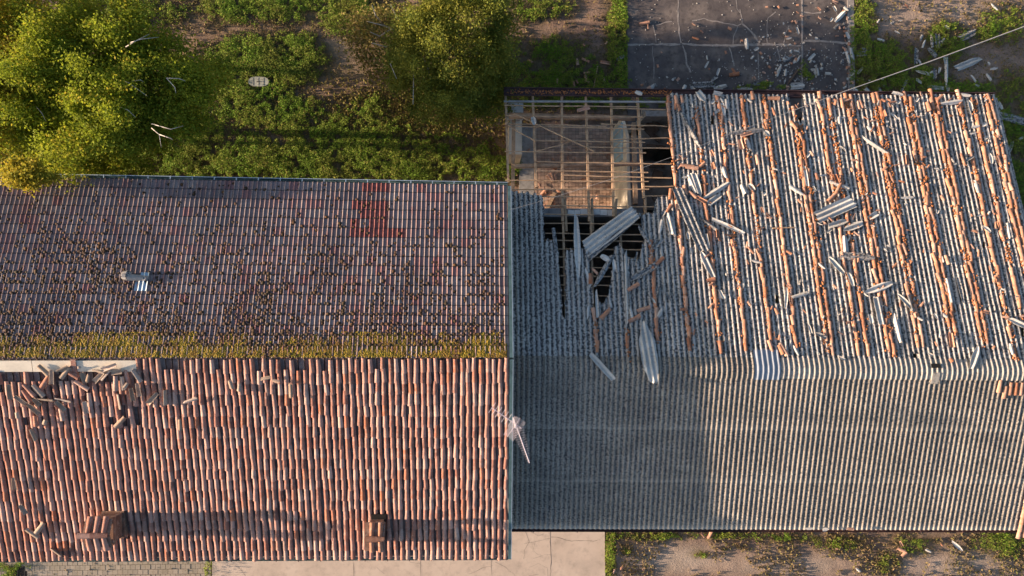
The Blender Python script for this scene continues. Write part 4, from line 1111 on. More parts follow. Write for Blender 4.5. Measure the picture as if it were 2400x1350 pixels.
for a, b, k_ in (((560,660),(455,800),0), ((330,745),(490,850),0), ((645,980),(780,1075),2), ((265,430),(350,545),1), ((180,90),(200,240),1)):
    loose_tile(SL, zb(*a), zb(*b), ('stray clay tile lying across the courses', 'upturned stray clay tile', 'stray clay tile on its edge')[k_], 'stray tiles lower on the clay slope', mat=M_CLAY_INSIDE, concave=k_ == 1, edge=k_ == 2, off=.12)
for a, b in (((613, 886), (635, 882)), ((681, 897), (683, 928)), ((433, 940), (462, 930)), ((538, 889), (545, 908)), ((562, 897), (561, 914)), ((422, 980), (424, 1005)), ((640, 888), (655, 892))):
    loose_tile(SL, a, b, 'stray broken tile on the clay slope', 'stray tiles lower on the clay slope', mat=M_CLAY_INSIDE, part=.6, off=.12)

# -- lines of weighting tiles on the corrugated slope
LB = [(1402, 827, 735, .9), (1473, 842, 770, .8), (1546, 799, 575, .95), (1617.7, 824, 236, .97), (1692, 830, 262, .9), (1753, 824, 235, .86), (1813, 826, 250, .88), (1872.5, 817, 236, .92), (1944, 824, 262, .93), (1957, 833, 300, .92), (2019, 834, 236, .80), (2033, 836, 250, .82),
      (2084, 826, 235, .9), (2101, 837, 238, .86), (2154, 816, 240, .92), (2166, 815, 236, .85), (2230, 790, 240, .95), (2243, 788, 250, .92), (2300, 811, 236, .95), (2311, 807, 240, .95), (2379.5, 845, 238, .93), (2393, 745, 240, .8), (2440, 800, 232, .92), (2455, 790, 232, .9), (2500, 800, 232, .92)]
rest_t = MB(); cand = []; crumbs_c, crumbs_r = [], []; dirt_c, dirt_r = [], []
SKIP_NEW = set()
for li, (bx_, by_, ty_, dens) in enumerate(LB):
    X0, t_bot = NR.hit(bx_, by_, .04)
    X0 = bx0 + round((X0 - bx0) / WAVE) * WAVE + WAVE * 0     # tiles ride on a rib
    # top t from pixel y
    t_top = t_bot
    while t_top < .985 and toward(NR.pt(X0, t_top))[1] > ty_: t_top += .004
    if X0 > bx1 - .02: continue
    t_ = t_bot; n = 0; ph = rng.uniform(0, 6)
    while t_ > 0 and t_ < t_top:
        # placed from the ridge end downwards; wide end faces the eave
        t_next = t_ + rng.uniform(.33, .40) / NR.L
        hi = (t_ - t_bot) / max(.1, t_top - t_bot)      # 0 at ridge, 1 at eave
        ok = rng.random() < dens - .05 - .14 * (hi > .6)
        xo = .014 * math.sin(ph + n * .6) + rng.uniform(-.014, .014); ang = rng.uniform(-.07, .07)
        if rng.random() < .12 + .25 * hi: ang += rng.uniform(-.2, .2)
        pc = toward(NR.pt(X0, t_ + .2 / NR.L))
        if ok and -40 < pc[0] < 2440: cand.append((NR.pt(X0 + xo, t_, .012), ang, rng.uniform(.93, 1.08), pc, li, n, rng.random()))
        for _ in range(rng.choice((2, 4, 7, 10)) if li > 2 else 1):
            if rng.random() < .35 + .6 * hi:
                crumbs_c.append(NR.pt(X0 + rng.gauss(0, .06), t_ + rng.uniform(0, .03), .06)[:]); crumbs_r.append(rng.uniform(.02, .055))
        if not ok or rng.random() < .28:
            for _ in range(14):
                crumbs_c.append(NR.pt(X0 + rng.gauss(0, .045), t_ + rng.uniform(-.01, .04), rng.uniform(.04, .08))[:]); crumbs_r.append(rng.uniform(.015, .038))
        t_ = t_next; n += 1
inview = [i for i, c in enumerate(cand) if 0 <= c[3][0] <= 2400]
order = sorted(inview, key=lambda i: (cand[i][0] - Vector((0, 0, CAM_H))).length)[:296]
single = set(order)
kmeL = [mesh_of('clay_tile', kv, kf, M_CLAY_LOOSE)]
bottoms = sorted({c[4] for c in cand})
nl_ = [b for b in bottoms]
for i, (p, ang, sc, pc, li, n, tn) in enumerate(cand):
    d = (NR.down + xe * ang).normalized(); X_ = (xe - d * xe.dot(d)).normalized(); N_ = NR.n
    base = p + N_ * .020
    if i in single:
        o = link(bpy.data.objects.new('weighting_tile', kmeL[0])); place(o, base, X_ * sc * .88, d * sc * .95, N_ * sc * .9)
        k_ = nl_.index(li)
        tag(o, 'orange half-round tile in the %s tile line from the broken hole, %s tile down from the ridge' % (words(k_), words(min(n, 29))), 'roof tile', 'tiles lined up on the corrugated barn roof')
    else:
        rest_t.add([base + X_ * v.x * sc + d * v.y * sc + N_ * v.z * sc for v in kvv], kf, tn)
ro = rest_t.build('weighting_tiles', M_CLAY_LOOSE, None, kind='stuff', smooth=True); tag(ro, 'further half-round tiles of the same lines down towards the eave', 'roof tiles')
try: ro.data.set_sharp_from_angle(angle=R(50))
except Exception: pass
blobs('tile_crumbs', crumbs_c, crumbs_r, M_RUST, 'rust coloured crumbs of tile and moss along the tile lines', 'rubble', .5)

# -- broken sheets on the barn roof, listed by their two ends and width in the picture
CL, DI, FN = M_FIBRE_CLEAN, M_FIBRE_DIRTY, M_FIBRE_N
GB = 'broken corrugated pieces on the barn roof'
SH = [((1587,443),(1650,590),29,DI,'long three-ribbed piece with black stains'), ((1490,500),(1372,585),40,CL,'broad bright piece spanning the hole, freshly broken'), ((1494,512),(1384,606),12,DI,'narrow strip alongside the broad bright piece'),
      ((1350,505),(1356,655),15,CL,'tall bright single-rib strip hanging over the hole'), ((1915,512),(2000,474),32,CL,'broad bright three-ribbed piece'), ((1944,532),(1989,517),14,CL,'pale two-ribbed piece'), ((1978,540),(2022,524),18,CL,'pale two-ribbed piece'),
      ((1979,555),(1982,592),15,CL,'short pale piece'), ((1970,601),(2050,606),19,DI,'speckled grey two-ribbed piece'), ((1943,605),(1979,644),13,CL,'bright single-rib piece'), ((1643,588),(1672,652),18,CL,'bright pointed piece'),
      ((1669,515),(1744,549),10,CL,'long thin bright strip'), ((1640,512),(1683,541),11,DI,'narrow stained strip'), ((1648,467),(1709,429),13,CL,'long pale strip'), ((1660,480),(1689,459),15,CL,'pale wedge'),
      ((1624,408),(1640,456),16,CL,'bright fan-shaped piece'), ((1613,411),(1632,453),12,CL,'bright narrow piece'), ((1709,314),(1787,304),15,DI,'long grey piece lying level with the eave'), ((1597,264),(1643,349),12,DI,'long dark stained strip'),
      ((1635,216),(1652,237),17,CL,'bright triangular piece at the eave'), ((1851,437),(1883,459),10,CL,'bright short strip'), ((1944,426),(1992,443),12,CL,'bright short strip'), ((2021,321),(2083,361),12,CL,'long bright strip with a dark side'),
      ((2205,245),(2256,237),12,CL,'pale strip near the eave'), ((2037,513),(2057,501),14,CL,'small bright piece'), ((2112,466),(2140,464),7,CL,'thin bright sliver'), ((2285,424),(2292,450),10,CL,'bright small strip'),
      ((2028,688),(2092,664),18,CL,'torn bright piece with ragged ends'), ((2053,698),(2067,762),18,CL,'upright bright two-ribbed piece'), ((2096,737),(2112,802),13,CL,'long bright pointed piece'), ((2106,692),(2143,731),11,CL,'slanting bright strip'),
      ((2364,748),(2404,768),15,CL,'bright rounded strip at the picture edge'), ((2295,813),(2277,866),18,CL,'bright leaf-shaped piece above the ridge'), ((2219,653),(2231,711),13,CL,'pale piece along a rib'), ((2244,653),(2258,709),9,DI,'stained strip along a rib'),
      ((2368,808),(2374,833),9,CL,'small bright square piece'), ((2038,738),(2043,760),9,CL,'small bright piece'), ((1856,699),(1893,688),9,CL,'bright strip lying across the ribs'), ((1844,675),(1841,723),7,CL,'thin bright sliver'),
      ((1895,762),(1901,783),6,CL,'thin pale sliver'), ((1988,641),(2000,672),10,CL,'bright spearhead piece'), ((1918,618),(1934,632),6,CL,'small pale sliver'), ((1509,756),(1532,899),40,CL,'tall leaf-shaped pale sheet lying over the ridge'),
      ((1383,831),(1438,892),14,CL,'pale curved piece on the ridge'), ((1436,600),(1393,675),12,DI,'speckled strip across the hole'), ((1397,682),(1401,746),7,CL,'thin pale strip along a rib'), ((1496,532),(1525,575),10,DI,'slanting stained strip at the hole rim'),
      ((1475,660),(1540,621),17,DI,'broken ribbed piece leaning on a tile line'), ((1297,536),(1304,590),9,DI,'curled strip standing at the hole rim'), ((1466,593),(1471,760),7,CL,'long thin white strip running down to the tile line'), ((1248,275),(1253,293),12,CL,'small white piece caught on the bare laths'),
      ((1409,600),(1430,612),14,CL,'small ribbed piece under the broad bright piece'), ((1566,500),(1578,552),18,CL,'blue-white two-ribbed piece'), ((1490,215),(1505,221),12,CL,'pale scrap in the barn gutter'), ((1672,219),(1693,224),12,CL,'flat pale scrap at the eave'),
      ((1692,243),(1698,272),9,CL,'upright white piece'), ((1702,235),(1704,258),8,CL,'white sliver'), ((1751,327),(1758,352),9,CL,'white pointed piece'), ((1792,308),(1803,320),10,CL,'blue-grey short piece'), ((1754,432),(1768,448),12,CL,'white fan-shaped scrap'), ((1738,434),(1748,455),12,CL,'pale scrap along a rib'),
      ((1694,393),(1703,420),9,CL,'white tapering piece'), ((1885,390),(1892,437),8,CL,'thin white strip in a rib valley'), ((1967,275),(1968,293),8,CL,'small white upright piece'), ((2088,268),(2104,282),6,CL,'small slanting white piece'), ((2033,297),(2045,309),10,CL,'white curled scrap'), ((2091,219),(2117,225),9,CL,'pale torn piece on the eave'),
      ((2253,222),(2275,225),10,CL,'pale torn piece on the far eave'), ((2271,237),(2277,262),11,CL,'blue-white piece near the eave'), ((2277,300),(2295,297),8,CL,'white butterfly-shaped scrap'), ((2303,297),(2312,292),6,CL,'white scrap beside a tile line'), ((2320,362),(2325,385),9,CL,'pale upright piece'), ((2262,380),(2283,368),6,DI,'dark edged sliver'),
      ((2230,372),(2238,384),6,DI,'dark small oval scrap'), ((2286,425),(2294,455),9,CL,'white strip overlapping a line of tiles'), ((2361,525),(2367,560),6,CL,'thin white strip'), ((2302,530),(2322,546),9,CL,'white pointed scrap'), ((1760,612),(1784,618),7,CL,'small white leaf-shaped scrap'),
      ((1686,682),(1696,702),7,CL,'pale triangular scrap'), ((1655,550),(1662,584),5,CL,'thin slanting sliver'), ((1611,545),(1614,562),8,CL,'short white piece'), ((1912,782),(1937,795),10,DI,'speckled scrap near a tile line'), ((2150,745),(2163,752),7,CL,'pale scrap on a tile line'), ((2210,738),(2220,745),9,CL,'blue-grey scrap on a tile line'),
      ((1966,838),(1980,845),7,CL,'white scrap just above the ridge'), ((1860,812),(1872,835),6,CL,'orange-tinged sliver'), ((2176,830),(2186,836),7,CL,'white scrap above the ridge'), ((2128,692),(2140,733),6,DI,'dark edged strip')]
for a, b, w_, mt, lb in SH:
    shard('broken_sheet', NR if max(a[1], b[1]) < 880 else NR, a, b, w_, mt, lb, 'roof sheet piece', GB, off=.075 + (.05 if w_ > 25 else rng.uniform(0, .03)), tiltn=.05, jag=.14, leaf=('leaf' in lb or 'pointed' in lb))
# -- clay tiles thrown about on the barn roof
TL = [((1471,683),(1497,667)), ((1493,731),(1524,722)), ((1473,756),(1500,742)), ((1430,726),(1407,750)), ((1563,500),(1574,482)), ((1570,470),(1573,445)), ((1353,262),(1382,254)), ((1388,632),(1400,645)), ((1384,643),(1385,668)), ((1538,622),(1555,606)),
      ((1972,430),(1960,455)), ((1960,455),(1940,475)), ((1615,450),(1632,465)), ((1632,465),(1655,478)), ((1736,322),(1762,314)), ((1799,232),(1827,232)), ((1853,285),(1868,305)), ((1583,226),(1587,245)), ((1588,246),(1594,262)), ((1597,226),(1600,243)),
      ((1762,216),(1766,236)), ((1810,255),(1816,272)), ((1595,388),(1630,393)), ((1638,395),(1652,384)), ((1606,392),(1636,396)), ((1668,384),(1672,398)), ((1665,355),(1672,368)), ((1604,436),(1608,459)), ((1773,365),(1778,388)), ((1732,330),(1738,352)),
      ((1683,550),(1688,566)), ((1753,582),(1765,596)), ((1656,660),(1675,656)), ((1828,805),(1845,835)), ((1826,810),(1836,832)), ((1817,725),(1823,738)), ((1952,670),(1960,677)), ((2010,240),(2014,258)), ((2015,238),(2022,256)), ((1972,232),(1976,255)),
      ((2156,218),(2158,228)), ((2196,235),(2208,226)), ((2123,365),(2126,388)), ((2252,362),(2262,392)), ((2205,460),(2212,472)), ((2173,241),(2180,262)), ((2068,262),(2072,275)), ((2090,630),(2100,620)), ((2365,430),(2372,448)), ((2304,732),(2318,735)), ((2216,600),(2224,622)),
      ((1955,412),(1962,432)), ((1912,408),(1917,424)), ((1870,470),(1878,478)), ((1783,488),(1788,500)), ((1796,502),(1806,508)), ((1680,540),(1683,560)), ((1695,345),(1700,352)), ((1942,512),(1950,520)), ((2226,842),(2232,850)), ((2225,783),(2234,845))]
for a, b in TL:
    L = math.hypot(a[0]-b[0], a[1]-b[1]); k_ = rng.random()
    full = L > 19
    loose_tile(NR, a, b, ('stray half-round tile thrown across the ribs' if full else 'broken piece of clay tile') if k_ < .7 else ('upturned stray tile' if full else 'upturned broken piece of tile'), 'stray clay tiles on the barn roof', concave=k_ >= .7, part=1 if full else .6, off=.085 if a[1] > 275 or a[0] > 1560 else .02,
               name='loose_roof_tile' if full else 'tile_shard', cat='roof tile' if full else 'tile shard', roll=rng.uniform(-.5, .5))
# -- small scatter: chips of tile and sheet, too many to list
r2 = random.Random(21)
def chip(sl, px, py, L, kind_, lab, grp, off=.045, nm=None):
    a_ = r2.uniform(0, math.pi); a = (px - math.cos(a_) * L / 2, py - math.sin(a_) * L / 2); b = (px + math.cos(a_) * L / 2, py + math.sin(a_) * L / 2)
    if kind_ == 't': return loose_tile(sl, a, b, lab, grp, part=.5, off=off, wpx=r2.uniform(4, 9), roll=r2.uniform(-.6, .6), name='tile_shard', cat='tile shard')
    return shard('sheet_shard', sl, a, b, r2.uniform(3, 7), CL if r2.random() < .6 else DI, lab, 'sheet shard', grp, off=off, rr=r2, jag=.25)
n = 0
while n < 215:
    px = r2.uniform(1575, 2398); py = 235 + 600 * r2.random() ** 1.9
    x_, t_ = NR.hit(px, py)
    if inpoly(px, py, HOLE) or x_ > bx1 - .1: continue
    chip(NR, px, py, r2.uniform(6, 15), 't' if r2.random() < .62 else 's', None, None, off=.07); n += 1
for _ in range(30):
    px, py = r2.uniform(1375, 1570), r2.uniform(500, 740)
    if inpoly(px, py, HOLE): continue
    a_ = r2.gauss(1.9, .6); L = r2.uniform(14, 38); a = (px - math.cos(a_) * L / 2, py - math.sin(a_) * L / 2); b = (px + math.cos(a_) * L / 2, py + math.sin(a_) * L / 2)
    shard('broken_sheet', NR, a, b, r2.uniform(4, 10), DI if r2.random() < .6 else CL, 'narrow splinter at the torn hole', 'roof sheet piece', GB, off=.08, rr=r2, jag=.3)
for _ in range(26):
    chip(None, r2.uniform(1235, 1430), r2.uniform(330, 485), r2.uniform(4, 10), 't', None, None, off=.10)
# ------------------------------------------------------------------ debris on the ground
GG = 'pieces of corrugated sheet fallen on the ground'
GS = [((1749,91),(1752,115),10,CL,'pale half-round sheet piece on the dark slab'), ((1957,51),(1981,26),12,CL,'grey pointed sheet piece near the kerb'), ((1867,64),(1872,80),5,CL,'thin pale strip beside the slab seam'), ((1843,91),(1855,88),6,CL,'small pale wedge on the slab'),
      ((1894,141),(1910,126),8,CL,'pale arrow-shaped piece on the side slab'), ((1835,145),(1857,132),9,DI,'dark ridged piece in the heap on the seam'), ((1820,179),(1830,153),8,CL,'blue-grey torn strip'), ((1840,178),(1842,162),6,CL,'small upright pale scrap'), ((1933,172),(1948,173),7,CL,'short pale piece on the side slab'),
      ((1915,160),(1918,177),6,CL,'pale upright piece beside the weeds'), ((1908,160),(1912,182),5,CL,'narrow pale piece beside the weeds'), ((1846,198),(1876,158),6,M_WOOD_DARK,'long dark strip leaning over the seam'), ((1853,202),(1886,200),16,CL,'greenish two-ribbed piece by the gutter'),
      ((1616,202),(1676,200),9,DI,'long flat dark-edged sheet by the gutter'), ((1622,196),(1672,193),6,DI,'narrow dark sheet end by the gutter'), ((1673,208),(1703,200),10,CL,'slanting grey strip by the gutter'), ((1730,211),(1765,212),13,CL,'pale two-ribbed piece by the gutter'), ((1763,197),(1783,195),10,DI,'grey ribbed piece in the weeds'),
      ((1668,187),(1684,178),8,DI,'speckled broken piece on the slab'), ((1524,212),(1533,197),10,CL,'blue-grey scrap by the slab edge'), ((1601,212),(1607,200),9,CL,'grey pointed scrap by the gutter'), ((1620,203),(1628,214),9,CL,'grey square scrap by the gutter'), ((1446,141),(1463,130),8,DI,'dark blue scrap at the grass edge'),
      ((2185,81),(2186,112),9,DI,'dark mossy half of a ribbed piece'), ((2197,80),(2198,112),13,DI,'grey three-ribbed piece in the grass'), ((2177,112),(2195,132),14,DI,'crumbling ribbed piece'), ((2250,91),(2287,73),18,DI,'grey two-ribbed piece beside the round weed clump'), ((2240,161),(2300,136),17,CL,'large pale pointed piece below the cable'),
      ((2220,133),(2218,200),9,CL,'long pale strip standing out of the grass'), ((2213,132),(2216,150),8,CL,'pale scrap beside the long strip'), ((2147,113),(2146,158),10,DI,'dark speckled strip'), ((2152,140),(2159,152),5,CL,'small pale strip'), ((2147,166),(2180,175),8,CL,'pale bent strip below the cable'),
      ((2192,160),(2190,186),10,DI,'speckled upright piece'), ((2180,172),(2186,168),7,CL,'small white scrap'), ((2203,158),(2200,172),6,CL,'pale narrow scrap'), ((2175,204),(2212,207),10,CL,'pale two-ribbed piece near the eave'), ((2275,176),(2287,192),5,CL,'white leaf-shaped sliver'), ((2312,173),(2323,188),7,CL,'white square-ended scrap'),
      ((2321,162),(2338,160),6,CL,'white two-pronged scrap'), ((2286,200),(2295,203),5,CL,'tiny grey scrap'), ((2315,145),(2319,153),5,CL,'small pinkish white scrap'), ((2125,187),(2112,215),7,DI,'dark curved strip by the eave'), ((2058,204),(2065,217),8,DI,'dark grey scrap by the eave'), ((2028,207),(2039,218),10,CL,'pale scrap by the eave'),
      ((1998,205),(2010,213),9,CL,'pale wedge under the cable end'), ((2147,186),(2160,195),7,CL,'green-grey leaf-shaped scrap'), ((2055,91),(2072,95),6,CL,'pale rounded strip in weeds'), ((2097,73),(2108,79),4,CL,'thin greenish sliver'), ((2162,112),(2168,94),5,CL,'pale narrow blade'), ((2156,96),(2162,82),7,DI,'dark speckled scrap'),
      ((2215,60),(2224,68),6,CL,'greenish scrap on the weed clump'), ((2206,100),(2214,90),7,CL,'pale scrap beside the ribbed piece'), ((2323,9),(2338,23),6,CL,'lone white strip on bare soil'), ((2056,54),(2061,46),5,CL,'small white scrap on dry grass'), ((2087,56),(2095,52),6,DI,'grey pebbly scrap'), ((2105,49),(2114,49),3,CL,'thin white sliver'),
      ((2220,200),(2222,214),7,CL,'narrow pale scrap by the eave'), ((1985,120),(1992,148),9,CL,'orange-streaked splinter on the kerb'), ((1993,112),(2000,140),8,CL,'pale splinter on the kerb'), ((1983,75),(1990,90),8,CL,'pale scrap on the kerb'), ((1978,15),(1988,25),7,CL,'grey angular scrap at the kerb top'), ((1953,15),(1960,27),6,CL,'grey pointed scrap at the kerb top'),
      ((1955,68),(1965,57),7,DI,'stained scrap beside the pointed piece'), ((1946,50),(1951,42),6,CL,'white angular scrap'), ((1970,150),(1976,140),7,DI,'dark angular scrap by the kerb'), ((1992,178),(2005,165),7,CL,'green-grey strip near the kerb'), ((2010,172),(2022,158),7,CL,'green-grey strip in the weeds'), ((2008,128),(2030,125),12,DI,'buried dark ribbed piece'),
      ((2020,112),(2035,120),7,DI,'dark piece half hidden in weeds'), ((1768,118),(1778,112),7,CL,'pale wedge on the slab'), ((1760,138),(1767,131),5,CL,'pale curved scrap on the slab'), ((1656,130),(1658,140),4,CL,'blue-white sliver'), ((1652,159),(1660,144),5,CL,'blue-white splinter'), ((1685,137),(1685,143),3,CL,'tiny blue-white sliver'),
      ((1680,176),(1686,160),6,CL,'blue-white star-shaped scrap'), ((1798,80),(1800,86),4,CL,'tiny pale scrap'), ((1925,148),(1927,154),6,CL,'round pale scrap'), ((1861,118),(1873,121),5,CL,'pale flat scrap by the seam'), ((1875,130),(1868,145),5,CL,'pale splinter by the seam'), ((1903,140),(1898,148),5,CL,'small pale splinter'),
      ((2363,360),(2374,331),9,CL,'bright strip on the shaded grass'), ((2340,240),(2349,256),8,CL,'pale star-shaped scrap beyond the verge'), ((2388,327),(2400,320),6,CL,'green-white scrap at the picture edge'), ((2231,1269),(2256,1291),8,CL,'long pale splinter on the yard soil'), ((2169,1287),(2182,1294),6,CL,'small white oblong scrap on the yard soil'),
      ((2006,1331),(2016,1340),6,CL,'white folded scrap at the picture bottom'), ((1886,1239),(1905,1238),6,CL,'white strip caught in the south gutter'), ((1928,1242),(1940,1240),9,CL,'bent white tip over the south gutter')]
for a, b, w_, mt, lb in GS:
    shard('fallen_sheet' , None, a, b, w_, mt, lb, 'roof sheet piece', GG, off=(.09 if a[1] < 1236 or a[1] > 1243 else 5.75), tiltn=.10, jag=.2)
m = MB()
shard('fallen_sheet', None, (2338, 268), (2420, 290), 20, DI, 'long dark corrugated sheet lying beyond the east verge', 'roof sheet piece', GG, off=.12)
GT = [((1498,57),(1522,52),8,1), ((1518,56),(1519,68),5,0), ((1622,88),(1637,92),6,0), ((1407,146),(1432,150),8,1), ((1708,176),(1732,173),9,1), ((1716,160),(1722,170),7,0), ((1352,138),(1354,153),7,1), ((1364,138),(1380,145),7,0), ((1368,172),(1382,170),6,0), ((1372,175),(1375,193),8,1),
      ((1376,190),(1382,194),7,0), ((1343,190),(1345,206),8,1), ((1350,188),(1354,196),6,0), ((1305,184),(1307,196),6,0), ((1238,140),(1248,147),6,0), ((1442,58),(1445,64),6,0), ((1367,103),(1370,108),4,0), ((1418,104),(1423,98),4,0), ((1415,184),(1417,192),5,0), ((1622,55),(1630,60),6,0), ((1642,72),(1647,78),6,0),
      ((1706,64),(1714,69),7,0), ((1700,120),(1702,127),6,0), ((1780,122),(1785,128),7,0), ((1541,151),(1543,158),5,0), ((1549,121),(1551,124),3,0), ((1660,160),(1663,162),4,0), ((1586,190),(1592,184),8,0), ((1786,169),(1793,172),6,0), ((1823,14),(1827,19),6,0), ((1794,18),(1799,17),6,0), ((1863,48),(1867,55),7,0), ((1854,52),(1858,50),5,0),
      ((1915,18),(1922,25),6,0), ((1917,40),(1923,45),7,0), ((1875,38),(1881,41),8,0), ((1801,155),(1806,160),6,0), ((1862,138),(1864,141),5,0), ((1866,12),(1871,12),5,0), ((1951,3),(1962,8),8,0), ((1966,62),(1969,68),6,0), ((1979,82),(1981,87),6,0), ((1978,113),(1982,120),7,0), ((1850,147),(1857,149),6,0), ((1516,208),(1524,205),9,0),
      ((1839,86),(1848,87),6,0), ((2043,60),(2047,61),6,0), ((2120,12),(2128,18),6,0), ((2226,207),(2232,209),6,0), ((2241,203),(2244,206),5,0), ((2026,201),(2032,203),7,0), ((1642,1249),(1650,1258),8,0), ((1660,1262),(1668,1246),8,1), ((2103,1284),(2120,1292),8,1), ((2113,1304),(2124,1294),9,1), ((2108,1269),(2114,1280),6,0), ((2204,1274),(2208,1278),6,0),
      ((1438,1343),(1441,1334),6,0), ((1455,1335),(1458,1328),6,0), ((1506,1333),(1509,1334),5,0), ((1958,1284),(1963,1286),5,0), ((1984,1239),(2000,1240),7,1), ((1418,330),(1422,335),6,0), ((1330,345),(1337,352),7,0), ((1293,371),(1300,375),8,0), ((1296,393),(1304,398),7,0), ((1282,410),(1294,424),9,0), ((1292,405),(1296,424),9,0), ((1300,408),(1302,422),8,0),
      ((1420,366),(1426,372),6,0), ((1210,405),(1212,412),5,0), ((1268,458),(1280,446),9,1), ((1305,445),(1312,450),7,0), ((1296,470),(1300,482),7,0), ((1418,432),(1428,440),8,0)]
for a, b, w_, full in GT:
    q = loose_tile(None, a, b, 'whole half-round tile fallen' if full else 'orange shard of clay tile', 'clay tile pieces fallen on the ground', part=1 if full else .55, off=.06 if not (1230 < a[1] < 1243) else 5.8, wpx=w_ * 1.15, name='fallen_tile' if full else 'tile_shard', cat='roof tile' if full else 'tile shard', roll=rng.uniform(-.4, .4), concave=rng.random() < .15)
# chips round the eave
pend0 = len(pending)
for _ in range(150):
    u = r2.random()
    if u < .5: px, py = r2.gauss(1850, 60), r2.gauss(150, 45)
    elif u < .75: px, py = r2.uniform(1500, 2300), r2.uniform(180, 210)
    else: px, py = r2.gauss(1988, 8), r2.uniform(5, 200)
    if py < 2 or py > 212: continue
    chip(None, px, py, r2.uniform(3.5, 8), 't' if r2.random() < .3 else 's', None, None, off=.06)
dust_c, dust_r = [], []
for _ in range(500):
    u = r2.random()
    px, py = (r2.gauss(1860, 70), r2.gauss(160, 40)) if u < .6 else (r2.uniform(1480, 2000), r2.uniform(0, 215))
    if py > 212: continue
    p = P(px, py, .045); dust_c.append(p[:]); dust_r.append(r2.uniform(.012, .03))
blobs('sheet_crumbs', dust_c, dust_r, M_FIBRE_CLEAN, 'pale crumbs of broken sheet strewn over the yard slab', 'rubble', .5)
cc, cr = [], []
for _ in range(420):
    px = r2.uniform(1186, 1575); x_, _t = NR.hit(px, 222); p = Vector((x_, NR.ye(x_) + .19 + r2.gauss(0, .05), 3.975)); cc.append(p[:]); cr.append(r2.uniform(.012, .035))
blobs('gutter_litter', cc, cr, M_RUST, 'brown leaf litter and tile crumbs filling the stripped barn gutter', 'litter', .6)
# poles and boards lying about
def stick(a, b, z0, z1, r, lab, cat, mat=M_WOOD, name='pole'):
    m = MB(); m.tube([P(*a, z0), P(*b, z1)], [r, r * .8], 6); o = m.build(name, mat); return tag(o, lab, cat)
stick((1391, 210), (1401, 155), .05, .05, .03, 'straight pale pole lying on the dark grass north of the laths', 'pole')
stick((1811, 535), (1861, 533), NR.pt(0, .5).z + .1, NR.pt(0, .5).z + .1, .03, 'short wooden batten lying level on the corrugated roof', 'batten', name='wooden_batten')
A = NR.pt(*NR.hit(1812, 535), .1); 
m = MB(); m.bar(P(1481, 229, 3.72), P(1496, 242, 3.6), .12, .03); tag(m.build('wooden_offcut', M_WOOD), 'short pale offcut of board resting on the bare laths', 'offcut')
for i, (a, b, w_) in enumerate((((1514, 290), (1535, 313), .9), ((1530, 318), (1548, 330), .35), ((1522, 388), (1558, 386), .35), ((1530, 404), (1552, 412), .6), ((1510, 275), (1565, 300), .15), ((1515, 340), (1560, 345), .22), ((1528, 462), (1538, 478), .12))):
    m = MB(); m.bar(P(*a, 2.66 + .04 * i), P(*b, 2.7 + .04 * i), w_ * .5, .06)
    tag(m.build('floor_board', M_WOOD_DARK), ('square dark lid', 'small dark plank', 'flat broad plank', 'tilted square box lid', 'long narrow dark plank', 'long dark plank', 'short split board')[i] + ' on the floor of the roofless store', 'board')
m = MB(); m.bar(P(1277, 500, .12), P(1300, 452, .12), .15, .08); tag(m.build('fallen_beam', M_LOG), 'thick rust-brown beam end leaning at the paved bay near the tiled house', 'beam')

# ------------------------------------------------------------------ cable and aerial
pts = []
for px, py, z in ((1195, 492, 6.6), (1280, 468, 6.62), (1420, 424, 6.7), (1575, 368, 6.8), (1700, 318, 6.9), (1830, 270, 7.0), (1960, 221, 7.1), (2180, 144, 7.3), (2420, 55, 7.6)): pts.append(P(px, py, z))
m = MB(); m.tube(pts, [.006, .006, .006, .006, .007, .008, .015, .02, .02], 6); tag(m.build('overhead_cable', M_CABLE), 'grey overhead cable crossing the stripped roof and the yard', 'cable')
base = NL.pt(xr - .05, .0); base = SL.pt(xr - .10, .38)
zt = 9.3; top = P(1207, 998, zt)
t = empty('tv_aerial', (top.x, top.y, SL.pt(top.x, .38).z - .3), 'old television aerial with two crossed arms on the edge of the clay roof', 'aerial')
def rod(parent, a, b, r, name, seg=5, mat=M_METAL): m = MB(); m.tube([a, b], r, seg); return m.build(name, mat, parent)
rod(t, Vector((top.x, top.y, 6.7)), top + Vector((0, 0, .35)), .022, 'mast', 8)
A, B = P(1152, 955, zt), P(1221, 1003, zt + .02); rod(t, A, B, .013, 'boom')
dv = (B - A).normalized(); sv = Vector((-dv.y, dv.x, 0)).normalized()
for i in range(7):
    c_ = A.lerp(B, .02 + i * .11); L = .19; rod(t, c_ - sv * L, c_ + sv * L, .007, 'element')
cR = P(1204, 1003, zt - .05)
fr = rod(t, cR - sv * .33, cR + sv * .33, .012, 'reflector')
for i in range(11):
    o_ = dv * (-.16 + i * .034) + Vector((0, 0, -.14 + abs(i - 5) * .05)); c_ = P(1205, 1003, zt) + o_ ; rod(t, c_ - sv * .34, c_ + sv * .34, .0045, 'reflector_rod')
A, B = P(1205, 985, zt + .2), P(1241, 1085, zt + .2); rod(t, A, B, .015, 'log_boom')
dv = (B - A).normalized(); sv = Vector((-dv.y, dv.x, 0)).normalized()
for i in range(15): c_ = A.lerp(B, .22 + i * .052); L = .20 - i * .010; rod(t, c_ - sv * L, c_ + sv * L, .0045, 'dipole')

